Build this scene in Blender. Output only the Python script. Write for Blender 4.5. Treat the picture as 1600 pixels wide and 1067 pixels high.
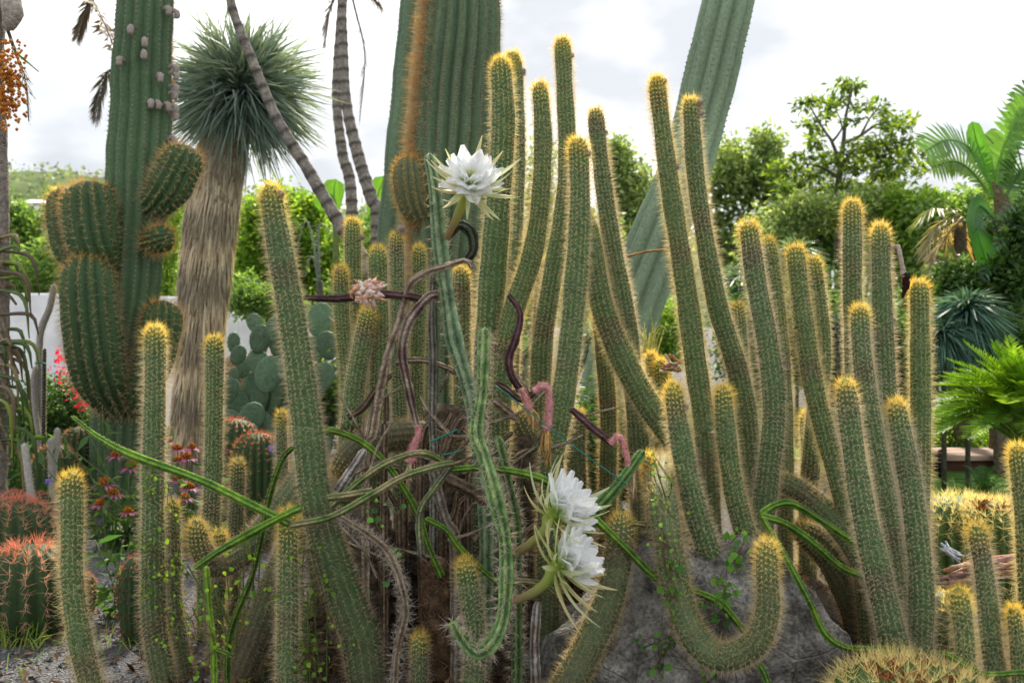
import bpy, math, random
import numpy as np

# ---------------------------------------------------------------- camera, world, sun, exposure
for o in list(bpy.data.objects): bpy.data.objects.remove(o)
SC = bpy.context.scene
COL = SC.collection
FPX, CAMH, HOR = 1500.0, 1.2, 500.0          # focal length and horizon in 1600-px photo units, eye height in metres
cam = bpy.data.cameras.new('camera'); camo = bpy.data.objects.new('camera', cam); COL.objects.link(camo)
camo.location = (0, 0, CAMH); camo.rotation_euler = (math.pi/2, 0, 0)
cam.sensor_width = 36; cam.lens = 36*FPX/1600; cam.shift_y = (HOR-533.5)/1600
cam.clip_start = 0.05; cam.clip_end = 3000
cam.dof.use_dof = True; cam.dof.focus_distance = 3.15; cam.dof.aperture_fstop = 4.0
SC.camera = camo

SUN_EL, SUN_AZ = math.radians(42), math.radians(8)      # sun behind the cacti, high in thin cloud (azimuth clockwise from +Y)
w = bpy.data.worlds.new('World'); SC.world = w; w.use_nodes = True
nt = w.node_tree; nt.nodes.clear()
def wn(t, **k):
    n = nt.nodes.new(t)
    for a, b in k.items(): setattr(n, a, b)
    return n
out = wn('ShaderNodeOutputWorld'); bg = wn('ShaderNodeBackground'); sky = wn('ShaderNodeTexSky', sky_type='NISHITA')
sky.sun_disc = False; sky.sun_elevation = SUN_EL; sky.sun_rotation = SUN_AZ; sky.air_density = 1.0; sky.dust_density = 2.0
tc = wn('ShaderNodeTexCoord'); mp = wn('ShaderNodeMapping'); mp.inputs['Scale'].default_value = (1.0, 1.0, 2.0); mp.inputs['Location'].default_value = (0.35, 0.2, 0.1)
no = wn('ShaderNodeTexNoise'); no.inputs['Scale'].default_value = 2.3; no.inputs['Detail'].default_value = 5; no.inputs['Roughness'].default_value = 0.5
cr = wn('ShaderNodeValToRGB')
cr.color_ramp.elements[0].position = 0.40; cr.color_ramp.elements[0].color = (4.6, 4.8, 5.15, 1)
cr.color_ramp.elements[1].position = 0.62; cr.color_ramp.elements[1].color = (12.4, 12.3, 12.1, 1)
mx = wn('ShaderNodeMixRGB'); mx.inputs['Fac'].default_value = 0.9
L = nt.links.new
L(tc.outputs['Generated'], mp.inputs['Vector']); L(mp.outputs['Vector'], no.inputs['Vector']); L(no.outputs['Fac'], cr.inputs['Fac'])
L(sky.outputs['Color'], mx.inputs['Color1']); L(cr.outputs['Color'], mx.inputs['Color2'])
L(mx.outputs['Color'], bg.inputs['Color']); bg.inputs['Strength'].default_value = 0.082; L(bg.outputs['Background'], out.inputs['Surface'])

sun = bpy.data.lights.new('sun', 'SUN'); sun.energy = 4.6; sun.angle = math.radians(7); sun.color = (1.0, 0.90, 0.72)
suno = bpy.data.objects.new('sun', sun); COL.objects.link(suno); suno.location = (2, 12, 14)
suno.rotation_euler = (-(math.pi/2-SUN_EL), 0, -SUN_AZ)
vs = SC.view_settings; vs.view_transform = 'Standard'; vs.look = 'None'; vs.exposure = 1.0; vs.gamma = 1.0; vs.use_curve_mapping = False
SC.render.resolution_x = 1024; SC.render.resolution_y = 682

# ---------------------------------------------------------------- helpers
rng = np.random.default_rng(11)
def A(*v): return np.array(v, float)
def P(x, y, d): return A((x-800)/FPX*d, d, CAMH+(HOR-y)/FPX*d)
def px(wd, d): return wd*d/FPX
def lerp(a, b, t): return np.asarray(a)+(np.asarray(b)-np.asarray(a))*t
def norm(v): return v/np.maximum(np.linalg.norm(v, axis=-1, keepdims=True), 1e-9)
def gh(x, y):                                              # height of the ground
    x = np.asarray(x, float); y = np.asarray(y, float)
    m = 0.30*np.exp(-((x-0.35)/1.0)**4-((y-3.75)/0.75)**2)
    return m + 0.012*np.sin(3.1*x+1.7*y)*np.sin(2.3*y-x)
def ground_d(y, extra=0.0): return CAMH*FPX/(y-HOR)

MATS = {}
def mat(name, rough=0.6, trans=0.0, spec=0.3, nscale=0, namp=0.0, bump=0.0, bscale=80, color=None, tint=None, stretch=None, metal=0.0):
    """attribute-coloured (or plain) procedural material with noise mottling, fine relief and optional light through thin tissue"""
    if name in MATS: return MATS[name]
    m = bpy.data.materials.new(name); m.use_nodes = True; t = m.node_tree; t.nodes.clear(); N = t.nodes.new; K = t.links.new
    o = N('ShaderNodeOutputMaterial'); p = N('ShaderNodeBsdfPrincipled')
    p.inputs['Roughness'].default_value = rough; p.inputs['Specular IOR Level'].default_value = spec; p.inputs['Metallic'].default_value = metal
    if color is None:
        a = N('ShaderNodeAttribute'); a.attribute_name = 'col'; c = a.outputs['Color']
    else:
        r = N('ShaderNodeRGB'); r.outputs[0].default_value = (*color, 1); c = r.outputs[0]
    tcn = N('ShaderNodeTexCoord'); vec = tcn.outputs['Object']
    if stretch:
        mpn = N('ShaderNodeMapping'); mpn.inputs['Scale'].default_value = stretch; K(vec, mpn.inputs['Vector']); vec = mpn.outputs['Vector']
    if namp:
        n = N('ShaderNodeTexNoise'); n.inputs['Scale'].default_value = nscale; n.inputs['Detail'].default_value = 5; n.inputs['Roughness'].default_value = 0.65
        K(vec, n.inputs['Vector'])
        rm = N('ShaderNodeMapRange'); rm.inputs['From Min'].default_value = 0.3; rm.inputs['From Max'].default_value = 0.7
        rm.inputs['To Min'].default_value = 1-namp; rm.inputs['To Max'].default_value = 1+namp; K(n.outputs['Fac'], rm.inputs['Value'])
        mu = N('ShaderNodeVectorMath'); mu.operation = 'SCALE'; K(c, mu.inputs[0]); K(rm.outputs['Result'], mu.inputs['Scale']); c = mu.outputs['Vector']
    K(c, p.inputs['Base Color'])
    if bump:
        n2 = N('ShaderNodeTexNoise'); n2.inputs['Scale'].default_value = bscale; n2.inputs['Detail'].default_value = 6; K(vec, n2.inputs['Vector'])
        b = N('ShaderNodeBump'); b.inputs['Strength'].default_value = bump; b.inputs['Distance'].default_value = 0.02
        K(n2.outputs['Fac'], b.inputs['Height']); K(b.outputs['Normal'], p.inputs['Normal'])
    if trans:
        tr = N('ShaderNodeBsdfTranslucent'); mi = N('ShaderNodeMixShader'); mi.inputs['Fac'].default_value = trans
        if tint:
            tm = N('ShaderNodeVectorMath'); tm.operation = 'MULTIPLY'; K(c, tm.inputs[0]); tm.inputs[1].default_value = tint; K(tm.outputs['Vector'], tr.inputs['Color'])
        else: K(c, tr.inputs['Color'])
        K(p.outputs['BSDF'], mi.inputs[1]); K(tr.outputs['BSDF'], mi.inputs[2]); K(mi.outputs['Shader'], o.inputs['Surface'])
    else: K(p.outputs['BSDF'], o.inputs['Surface'])
    MATS[name] = m; return m
M_stem = mat('cactus_skin', 0.62, spec=0.25, nscale=60, namp=0.28, bump=0.25, bscale=160)
M_spine = mat('spine', 0.45, trans=0.55, spec=0.3, tint=(1.08, 0.99, 0.68))
M_leaf = mat('leaf', 0.5, trans=0.55, spec=0.35, nscale=9, namp=0.25, tint=(1.5, 1.5, 0.7))
M_blade = mat('leaf_blade', 0.42, trans=0.35, spec=0.4, nscale=25, namp=0.15, tint=(1.3, 1.2, 0.5))
M_bark = mat('bark', 0.9, spec=0.1, nscale=35, namp=0.5, bump=0.9, bscale=90)
M_dry = mat('dry_tissue', 0.85, trans=0.15, spec=0.1, nscale=70, namp=0.4, bump=0.6, bscale=140)
M_petal = mat('petal', 0.55, trans=0.45, spec=0.2, nscale=90, namp=0.04, tint=(1.0, 1.0, 0.97))
M_vine = mat('vine_skin', 0.75, spec=0.12, nscale=38, namp=0.5, bump=0.5, bscale=110)
M_wool = mat('wool', 0.95, trans=0.25, spec=0.0, nscale=120, namp=0.25)
M_paint = mat('painted_surface', 0.85, spec=0.15, nscale=2.2, namp=0.16, bump=0.15, bscale=30)
M_metal = mat('dark_metal', 0.45, color=(0.02, 0.02, 0.022), metal=0.6)
M_cord = mat('teal_cord', 0.5, color=(0.01, 0.16, 0.12))

def mesh(name, V, F, m, parent=None, col=None, smooth=True, loc=None):
    """F: int array (n,3) or (n,4), or a list of such arrays"""
    if not isinstance(F, list): F = [F]
    F = [np.asarray(f, np.int32) for f in F if len(f)]
    me = bpy.data.meshes.new(name); V = np.asarray(V, np.float32)
    if loc is not None: V = V-np.asarray(loc, np.float32)
    me.vertices.add(len(V)); me.vertices.foreach_set('co', V.ravel())
    idx = np.concatenate([f.ravel() for f in F]); tot = np.concatenate([np.full(len(f), f.shape[1], np.int32) for f in F])
    st = np.concatenate([[0], np.cumsum(tot)[:-1]]).astype(np.int32)
    me.loops.add(len(idx)); me.loops.foreach_set('vertex_index', idx)
    me.polygons.add(len(tot)); me.polygons.foreach_set('loop_start', st); me.polygons.foreach_set('loop_total', tot)
    me.polygons.foreach_set('use_smooth', np.full(len(tot), smooth))
    if col is not None:
        c = np.ones((len(V), 4), np.float32); c[:, :3] = col
        at = me.attributes.new('col', 'FLOAT_COLOR', 'POINT'); at.data.foreach_set('color', c.ravel())
    me.update(); me.validate()
    if m: me.materials.append(m)
    o = bpy.data.objects.new(name, me); COL.objects.link(o)
    if loc is not None: o.location = [float(q) for q in loc]
    if parent is not None: o.parent = parent; o.matrix_parent_inverse = PINV(parent)
    return o
from mathutils import Matrix, Vector
def wm(o):
    m = Matrix.Translation(o.location)
    return m if o.parent is None else wm(o.parent) @ o.matrix_parent_inverse @ m
def PINV(parent): return wm(parent).inverted()      # every mesh is written in world coordinates
def tag(o, label=None, cat=None, group=None, kind=None):
    if label: o['label'] = label
    if cat: o['category'] = cat
    if group: o['group'] = group
    if kind: o['kind'] = kind
    return o
def stuff(o): o['kind'] = 'stuff'; return o
def thing(name, label, cat, loc, group=None):
    o = bpy.data.objects.new(name, None); COL.objects.link(o); o.location = [float(q) for q in loc]; o.empty_display_size = 0.05
    return tag(o, label, cat, group)

class Acc:
    """collects vertices, faces and colours of ONE mesh"""
    def __init__(s): s.V = []; s.F3 = []; s.F4 = []; s.C = []; s.n = 0
    def add(s, V, F, c):
        V = np.asarray(V, float); F = np.asarray(F, int)
        c = np.broadcast_to(np.asarray(c, float), (len(V), 3))
        (s.F3 if F.shape[1] == 3 else s.F4).append(F+s.n); s.V.append(V); s.C.append(c); s.n += len(V); return s
    def build(s, name, m, parent=None, smooth=True):
        F = []
        if s.F3: F.append(np.concatenate(s.F3))
        if s.F4: F.append(np.concatenate(s.F4))
        return mesh(name, np.concatenate(s.V), F, m, parent, np.concatenate(s.C), smooth)

class Axis:
    """smooth centre line through points (first = tip), with radius and a twist-free frame"""
    def __init__(s, pts, rad):
        p = np.asarray(pts, float); n = len(p); rad = np.broadcast_to(np.asarray(rad, float), (n,)) if np.ndim(rad) == 0 or len(rad) == n else np.interp(np.linspace(0, 1, n), np.linspace(0, 1, len(rad)), rad)
        e = np.vstack([2*p[0]-p[1], p, 2*p[-1]-p[-2]]); C = []; R = []
        M = 14
        for i in range(n-1):
            t = np.linspace(0, 1, M, endpoint=False)[:, None]
            a, b, c, d = e[i], e[i+1], e[i+2], e[i+3]
            C.append(0.5*(2*b+(c-a)*t+(2*a-5*b+4*c-d)*t*t+(3*b-a-3*c+d)*t**3)); R.append(rad[i]+(rad[i+1]-rad[i])*t[:, 0])
        s.C = np.vstack(C+[p[-1:]]); s.R = np.concatenate(R+[rad[-1:]])
        s.s = np.concatenate([[0], np.cumsum(np.linalg.norm(np.diff(s.C, axis=0), axis=1))]); s.L = s.s[-1]
        T = -norm(np.gradient(s.C, axis=0)); s.T = T
        N = np.zeros_like(T); v = np.cross(T[0], A(0, 1, 0.02)); v = v/np.linalg.norm(v) if np.linalg.norm(v) > 1e-3 else A(1, 0, 0); N[0] = v
        for i in range(1, len(T)):
            v = N[i-1]-T[i]*np.dot(N[i-1], T[i]); N[i] = v/np.linalg.norm(v)
        s.N = N
    def at(s, q):
        f = lambda a: np.stack([np.interp(q, s.s, a[:, k]) for k in range(3)], -1)
        T = norm(f(s.T)); N = f(s.N); N = norm(N-T*np.sum(N*T, -1, keepdims=True))
        return f(s.C), np.interp(q, s.s, s.R), T, N, np.cross(T, N)
def dome(q, R0, k=1.25):
    u = np.clip(q/(k*R0), 0, 1); return np.sqrt(np.clip(1-(1-u)**2, 0, 1))
def ribbed(ax, ribs, depth, sub=4, ds=0.016, colf=None, k=1.25, wav=0.0, cap=True, sharp=1.0):
    R0 = ax.R[0]; Ld = k*R0 if cap else 0
    q = np.concatenate([Ld*(1-np.cos(np.linspace(0.12, math.pi/2, 7))), np.arange(Ld+ds, ax.L, ds), [ax.L]]) if cap else np.concatenate([np.arange(0, ax.L, ds), [ax.L]])
    C, R, T, N, B = ax.at(q); sc = dome(q, R0, k) if cap else np.ones_like(q)
    m = ribs*sub; th = np.arange(m)*2*math.pi/m
    prof = 1-depth*(1-np.abs(np.cos(th*ribs/2))**sharp)
    rr = (R*sc)[:, None]*prof[None]
    if wav:
        rr = rr*(1+wav*np.sin(q*23+rng.uniform(0, 6))[:, None]*np.sin(q*9)[:, None])
        C = C+(N*np.sin(q*11+rng.uniform(0, 6))[:, None]+B*np.sin(q*8+rng.uniform(0, 6))[:, None])*(R*wav*0.8*np.clip(q/0.1, 0, 1))[:, None]
    V = C[:, None]+rr[..., None]*(np.cos(th)[None, :, None]*N[:, None]+np.sin(th)[None, :, None]*B[:, None])
    nq = len(q); i = np.arange(nq-1)[:, None]*m; j = np.arange(m)[None]; j2 = (j+1) % m
    F = np.stack([i+j, i+m+j, i+m+j2, i+j2], -1).reshape(-1, 4)
    V = V.reshape(-1, 3); top = len(V)
    V = np.vstack([V, C[:1]+T[:1]*0.004*(1 if cap else 0), C[-1:]])
    F3 = np.stack([np.full(m, top), np.arange(m), (np.arange(m)+1) % m], -1)
    F3b = np.stack([np.full(m, top+1), (nq-1)*m+(np.arange(m)+1) % m, (nq-1)*m+np.arange(m)], -1)
    qq = np.concatenate([np.repeat(q, m), [0, ax.L]]); pp = np.concatenate([np.tile(prof, nq), [1, 1]])
    c = colf(qq, pp) if colf else None
    return V, [np.vstack([F3, F3b]), F], c
def areoles(ax, ribs, depth, spacing, s0=0.004, s1=None, k=1.25, jit=0.25):
    s1 = ax.L if s1 is None else min(s1, ax.L); q = np.arange(s0, s1, spacing)
    if len(q) == 0: q = np.array([s0])
    Q = np.repeat(q, ribs); th = np.tile(np.arange(ribs)*2*math.pi/ribs, len(q))
    Q = Q+np.tile(rng.uniform(0, spacing, ribs), len(q))+rng.normal(0, spacing*jit*0.3, len(Q)); Q = np.clip(Q, 0.001, ax.L)
    C, R, T, N, B = ax.at(Q); R0 = ax.R[0]; u = np.clip(Q/(k*R0), 0, 1)
    rad = np.cos(th)[:, None]*N+np.sin(th)[:, None]*B
    # thin the crowded rings on the dome
    keep = rng.uniform(size=len(Q)) < np.clip(dome(Q, R0, k)+0.45, 0, 1)
    ph = (1-u)*math.pi/2*0.95; nr = rad*np.cos(ph)[:, None]+T*np.sin(ph)[:, None]
    pos = C+rad*(R*dome(Q, R0, k))[:, None]*0.985
    return pos[keep], norm(nr)[keep], T[keep], Q[keep]
def spines(pos, nr, up, Q, K, Lr, pol, wd, colf, flat=False):
    """K spines per areole, lengths Lr=(a,b), tilt from the normal pol=(a,b) radians; slim folded blades"""
    n = len(pos); pos = np.repeat(pos, K, 0); nr = np.repeat(nr, K, 0); up = np.repeat(up, K, 0); q = np.repeat(Q, K); m = n*K
    e1 = norm(up-nr*np.sum(up*nr, -1, keepdims=True)+1e-6); e2 = np.cross(nr, e1)
    az = rng.uniform(0, 2*math.pi, m); po = rng.uniform(pol[0], pol[1], m)
    d = norm(nr*np.cos(po)[:, None]+(e1*np.cos(az)[:, None]+e2*np.sin(az)[:, None])*np.sin(po)[:, None])
    l = rng.uniform(Lr[0], Lr[1], m)*rng.uniform(0.75, 1.1, m)
    sd = norm(np.cross(d, rng.normal(size=(m, 3)))); s2 = np.cross(d, sd); h = wd/2
    V = np.stack([pos+d*l[:, None], pos+sd*h, pos-sd*h*0.5+s2*h*0.86, pos-sd*h*0.5-s2*h*0.86], 1).reshape(-1, 3)
    b = np.arange(m)[:, None]*4
    F = np.concatenate([b+[[0, 1, 2]], b+[[0, 2, 3]]] if flat else [b+[[0, 1, 2]], b+[[0, 2, 3]], b+[[0, 3, 1]]])
    c = np.repeat(colf(q)*rng.uniform(0.72, 1.15, m)[:, None], 4, 0)
    return V, F, c
def blobs(pos, nr, size, col):
    """small woolly knobs"""
    n = len(pos); e1 = norm(np.cross(nr, A(0.3, 0.5, 0.8))); e2 = np.cross(nr, e1); s = np.broadcast_to(size, (n,))[:, None]
    V = np.stack([pos+nr*s, pos+e1*s, pos+e2*s, pos-e1*s, pos-e2*s], 1).reshape(-1, 3); b = np.arange(n)[:, None]*5
    F = np.concatenate([b+[[0, 1, 2]], b+[[0, 2, 3]], b+[[0, 3, 4]], b+[[0, 4, 1]]])
    return V, F, np.broadcast_to(col, (len(V), 3))
def tube(pts, rad, seg=8, ds=0.03, ribs=0, depth=0.0, rough=0.0):
    """plain or rough round tube through points; returns V, [F], q"""
    ax = Axis(pts, rad); q = np.concatenate([np.arange(0, ax.L, ds), [ax.L]]); C, R, T, N, B = ax.at(q)
    th = np.arange(seg)*2*math.pi/seg; rr = np.repeat(R[:, None], seg, 1)
    if rough: rr = rr*(1+rng.normal(0, rough, rr.shape))
    V = (C[:, None]+rr[..., None]*(np.cos(th)[None, :, None]*N[:, None]+np.sin(th)[None, :, None]*B[:, None])).reshape(-1, 3)
    nq = len(q); i = np.arange(nq-1)[:, None]*seg; j = np.arange(seg)[None]; j2 = (j+1) % seg
    F = np.stack([i+j, i+seg+j, i+seg+j2, i+j2], -1).reshape(-1, 4); a = len(V)
    V = np.vstack([V, C[:1]+T[:1]*R[0]*0.4, C[-1:]])
    F3 = np.vstack([np.stack([np.full(seg, a), np.arange(seg), (np.arange(seg)+1) % seg], -1), np.stack([np.full(seg, a+1), (nq-1)*seg+(np.arange(seg)+1) % seg, (nq-1)*seg+np.arange(seg)], -1)])
    return V, [F3, F], np.concatenate([np.repeat(q, seg), [0, ax.L]])
def add_tube(acc, pts, rad, c, **k):
    V, F, q = tube(pts, rad, **k); n0 = acc.n
    acc.add(V, F[0], c); acc.F4.append(F[1]+n0); return acc
def leaves(pos, ln, wd, ca, cb, up=0.4, fold=0.25, out=None, outw=0.0, hang=0.0):
    n = len(pos); ln = ln*rng.uniform(0.6, 1.25, n)[:, None]
    nm = rng.normal(size=(n, 3)); nm = norm(nm+A(0, 0, up*2.2)); d = rng.normal(size=(n, 3))
    if out is not None: d = norm(d)+out*outw
    d = d+A(0, 0, -hang); d = norm(d-nm*np.sum(d*nm, -1, keepdims=True)); s = np.cross(nm, d); hw = ln*wd/2
    V = np.stack([pos, pos+d*ln*0.5+s*hw+nm*hw*fold, pos+d*ln-nm*ln*0.12, pos+d*ln*0.5-s*hw+nm*hw*fold], 1).reshape(-1, 3)
    b = np.arange(n)[:, None]*4; F = np.concatenate([b+[[0, 2, 1]], b+[[0, 3, 2]]])
    c = np.repeat(lerp(ca, cb, rng.uniform(size=(n, 1))**1.4)*rng.uniform(0.75, 1.2, (n, 1)), 4, 0)
    return V, F, c
def clump_points(n, clumps, nsub=26, sig=0.22, shell=0.55):
    """points gathered in many small tufts through a few ellipsoids -> uneven outline with gaps"""
    wts = np.array([np.prod(r)**(2/3) for c, r in clumps]); wts = wts/wts.sum(); out = []; dirs = []
    for (c, r), wt in zip(clumps, wts):
        k = max(8, int(nsub)); u = norm(rng.normal(size=(k, 3))); rad = rng.uniform(shell, 1.0, (k, 1))
        cen = u*rad; m = max(1, int(n*wt)); idx = rng.integers(0, k, m)
        p = cen[idx]+rng.normal(0, sig, (m, 3)); out.append(np.asarray(c)+p*np.asarray(r)); dirs.append(norm(p))
    return np.vstack(out), np.vstack(dirs)

# ---------------------------------------------------------------- the setting: ground, hill, lawn, path
def ground_material():
    m = bpy.data.materials.new('gravel_ground'); m.use_nodes = True; t = m.node_tree; p = t.nodes['Principled BSDF']; N = t.nodes.new; K = t.links.new
    tcn = N('ShaderNodeTexCoord'); v = N('ShaderNodeTexVoronoi'); v.inputs['Scale'].default_value = 110; K(tcn.outputs['Object'], v.inputs['Vector'])
    r = N('ShaderNodeValToRGB'); K(v.outputs['Color'], r.inputs['Fac'])
    r.color_ramp.elements[0].color = (0.075, 0.075, 0.085, 1); r.color_ramp.elements[1].color = (0.26, 0.26, 0.275, 1)
    n = N('ShaderNodeTexNoise'); n.inputs['Scale'].default_value = 1.5; n.inputs['Detail'].default_value = 6; K(tcn.outputs['Object'], n.inputs['Vector'])
    a = N('ShaderNodeAttribute'); a.attribute_name = 'col'
    mx = N('ShaderNodeMixRGB'); K(a.outputs['Fac'], mx.inputs['Fac']); K(r.outputs['Color'], mx.inputs['Color1'])
    r2 = N('ShaderNodeValToRGB'); n3 = N('ShaderNodeTexNoise'); n3.inputs['Scale'].default_value = 40; n3.inputs['Detail'].default_value = 8; K(tcn.outputs['Object'], n3.inputs['Vector']); K(n3.outputs['Fac'], r2.inputs['Fac'])
    r2.color_ramp.elements[0].position = 0.3; r2.color_ramp.elements[0].color = (0.03, 0.022, 0.016, 1); r2.color_ramp.elements[1].position = 0.75; r2.color_ramp.elements[1].color = (0.16, 0.11, 0.075, 1)
    K(r2.outputs['Color'], mx.inputs['Color2'])
    mu = N('ShaderNodeMixRGB'); mu.blend_type = 'MULTIPLY'; mu.inputs['Fac'].default_value = 0.5; K(mx.outputs['Color'], mu.inputs['Color1']); K(n.outputs['Fac'], mu.inputs['Color2'])
    K(mu.outputs['Color'], p.inputs['Base Color']); p.inputs['Roughness'].default_value = 0.95
    b = N('ShaderNodeBump'); b.inputs['Strength'].default_value = 0.9; b.inputs['Distance'].default_value = 0.02; K(v.outputs['Distance'], b.inputs['Height']); K(b.outputs['Normal'], p.inputs['Normal'])
    return m
gx = np.concatenate([[-900, -300, -100, -40, -15, -8], np.linspace(-5, 6, 150), [9, 16, 40, 100, 300, 900]])
gy = np.concatenate([[-60, -10, 0.5], np.linspace(1.2, 8, 110), [10, 13, 18, 30, 60, 120, 300, 900, 1500]])
X, Y = np.meshgrid(gx, gy); nx, ny = len(gx), len(gy)
Z = gh(X, Y)+np.where((np.abs(X) < 6) & (Y < 8) & (Y > 1), rng.normal(0, 0.004, X.shape), 0)
i, j = np.meshgrid(np.arange(ny-1), np.arange(nx-1), indexing='ij'); a = (i*nx+j).ravel()
soil = np.clip(1.25*np.exp(-((X-0.35)/1.35)**6-((Y-3.7)/1.3)**4)+rng.normal(0, 0.08, X.shape), 0, 1).ravel()
g = mesh('ground', np.stack([X, Y, Z], -1).reshape(-1, 3), np.stack([a, a+1, a+nx+1, a+nx], -1), ground_material(), None, np.repeat(soil[:, None], 3, 1))
tag(g, kind='structure', label='grey gravel garden ground with brown soil under the cacti')
# loose gravel stones near the front left
def scatter_stones(name, x0, x1, y0, y1, n, s, ca, cb, label):
    x = rng.uniform(x0, x1, n); y = rng.uniform(y0, y1, n); p = np.stack([x, y, gh(x, y)+0.002], -1); V0 = A([1, 0, 0], [-1, 0, 0], [0, 1, 0], [0, -1, 0], [0, 0, 0.8], [0, 0, -0.8])
    F0 = np.array([[0, 2, 4], [2, 1, 4], [1, 3, 4], [3, 0, 4], [2, 0, 5], [1, 2, 5], [3, 1, 5], [0, 3, 5]])
    sz = rng.uniform(0.4, 1, (n, 1, 1))**2*s; V = V0[None]*sz*rng.uniform(0.6, 1.3, (n, 6, 1)); an = rng.uniform(0, 6.28, n)
    R = np.zeros((n, 3, 3)); R[:, 0, 0] = np.cos(an); R[:, 0, 1] = -np.sin(an); R[:, 1, 0] = np.sin(an); R[:, 1, 1] = np.cos(an); R[:, 2, 2] = 1
    V = np.einsum('nij,nkj->nki', R, V)+p[:, None]
    c = np.repeat(lerp(ca, cb, rng.uniform(size=(n, 1))), 6, 0)
    o = mesh(name, V.reshape(-1, 3), (F0[None]+np.arange(n)[:, None, None]*6).reshape(-1, 3), M_bark, None, c, False)
    return tag(o, label, 'gravel', kind='stuff')
scatter_stones('gravel', -2.2, -0.75, 2.4, 6.2, 5000, 0.014, (0.06, 0.06, 0.07), (0.33, 0.33, 0.35), 'loose grey gravel stones beside the red-spined barrel cacti')
scatter_stones('pebbles', -2.1, -0.8, 2.5, 5.5, 140, 0.035, (0.08, 0.075, 0.07), (0.30, 0.28, 0.26), 'larger grey pebbles strewn over the gravel on the left')
# far hill, lumpy with woodland
def ridge(x):                                               # photo height of the skyline
    return np.interp(x, [-900, -300, 0, 60, 110, 180, 300, 460, 650, 1000, 1500, 2400], [350, 325, 287, 275, 274, 287, 303, 315, 350, 375, 395, 400])
hx = np.linspace(-900, 2400, 160); hd = np.linspace(150, 330, 26); V = []
for k, d in enumerate(hd):
    f = math.sin(min(1, k/15)*math.pi/2) if k < 16 else math.cos((k-15)/10*math.pi/2*0.8)
    z = CAMH+(HOR-ridge(hx))/FPX*255
    V.append(np.stack([(hx-800)/FPX*255, np.full_like(hx, d), -2+(z+2)*f+rng.normal(0, 0.5, len(hx))], -1))
V = np.vstack(V); i, j = np.meshgrid(np.arange(25), np.arange(159), indexing='ij'); a = (i*160+j).ravel()
M_hill = mat('hill_scrub', 0.95, spec=0.05, nscale=0.12, namp=0.5, color=(0.10, 0.14, 0.06))
tag(mesh('hill', V, np.stack([a, a+1, a+161, a+160], -1), M_hill), kind='structure', label='low wooded hill far beyond the garden wall')
n = 30000; q = rng.integers(0, len(V), n); pp = V[q]+rng.normal(0, 1.6, (n, 3))*A(1.6, 1.6, 0.6)+A(0, 0, 1.0); sel = (pp[:, 0] < 300)
Vl, Fl, cl = leaves(pp[sel], 1.2, 0.9, (0.10, 0.14, 0.09), (0.21, 0.26, 0.18), up=0.6)  # greens paled and greyed: distance haze put into the leaf colour
tag(mesh('woodland', Vl, Fl, M_leaf, None, cl), 'green woodland covering the far hill', 'woodland', kind='stuff')
# lawn and paved path behind on the right
def sheet(name, pts, z, m, label, c=None):
    V = A(*[(x, y, z) for x, y in pts]); o = mesh(name, V, np.array([list(range(len(pts)))]), m, None, np.tile(c, (len(pts), 1)) if c else None, False)
    return tag(o, kind='structure', label=label)
M_grass = mat('lawn', 0.9, spec=0.1, nscale=14, namp=0.4, bump=0.7, bscale=120, color=(0.08, 0.17, 0.03))
sheet('lawn', [(2.4, 5.6), (14, 5.6), (14, 13), (2.4, 13)], 0.02, M_grass, 'short green lawn behind the cactus bed')
M_pave = mat('paving', 0.9, spec=0.15, nscale=7, namp=0.25, bump=0.3, color=(0.33, 0.28, 0.22))
sheet('path', [(3.2, 8.55), (12, 8.2), (12, 9.6), (3.2, 9.7)], 0.026, M_pave, 'pale paved path crossing the lawn')
def box(acc, c, s, col, rz=0.0):
    c = np.asarray(c, float); h = np.asarray(s, float)/2; b = min(h)*0.18
    V0 = []
    for z in (-1, 1):
        for (x, y) in ((-1, -1), (1, -1), (1, 1), (-1, 1)): V0.append((x*h[0], y*h[1], z*(h[2]-b)))
    for z in (-1, 1):
        for (x, y) in ((-1, -1), (1, -1), (1, 1), (-1, 1)): V0.append((x*(h[0]-b), y*(h[1]-b), z*h[2]))
    V0 = np.array(V0); R = np.array([[math.cos(rz), -math.sin(rz), 0], [math.sin(rz), math.cos(rz), 0], [0, 0, 1]])
    F = []
    for k in range(4):
        l = (k+1) % 4; F += [[k, l, 4+l, 4+k], [4+k, 4+l, 12+l, 12+k], [8+k, 8+l, l, k]]
    F += [[12, 13, 14, 15], [11, 10, 9, 8]]
    return acc.add(V0@R.T+c, np.array(F), col)
M_wood = mat('weathered_wood', 0.75, spec=0.2, nscale=6, namp=0.35, bump=0.3, bscale=40, stretch=(1, 8, 8))
wd = thing('timber_step', 'brown timber edging step with pale top boards beside the path', 'step', (4.3, 7.55, 0.02))
x0, x1 = (1442-800)/FPX*7.6, (1562-800)/FPX*7.6+0.1
a = Acc(); box(a, ((x0+x1)/2, 7.55, 0.02), (x1-x0, 0.07, 0.16), (0.07, 0.028, 0.018)); a.build('riser', M_wood, wd, False)
for k in range(3):
    a = Acc(); box(a, ((x0+x1)/2, 7.55+k*0.17, 0.124), (x1-x0+0.06, 0.155, 0.04), (0.36, 0.26, 0.21)); a.build('board', M_wood, wd, False)
rl = thing('metal_rail', 'black metal handrail post standing at the timber step', 'rail', P(1462, 760, 7.2)*A(1, 1, 0))
for x, t, r in ((1452, 716, 0.016), (1470, 703, 0.022)):
    d = 7.2; top = P(x, t, d); a = Acc(); add_tube(a, [top, (top[0], d, 0)], r, (1, 1, 1), seg=8, ds=0.5); a.build('post', M_metal, rl)
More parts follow.
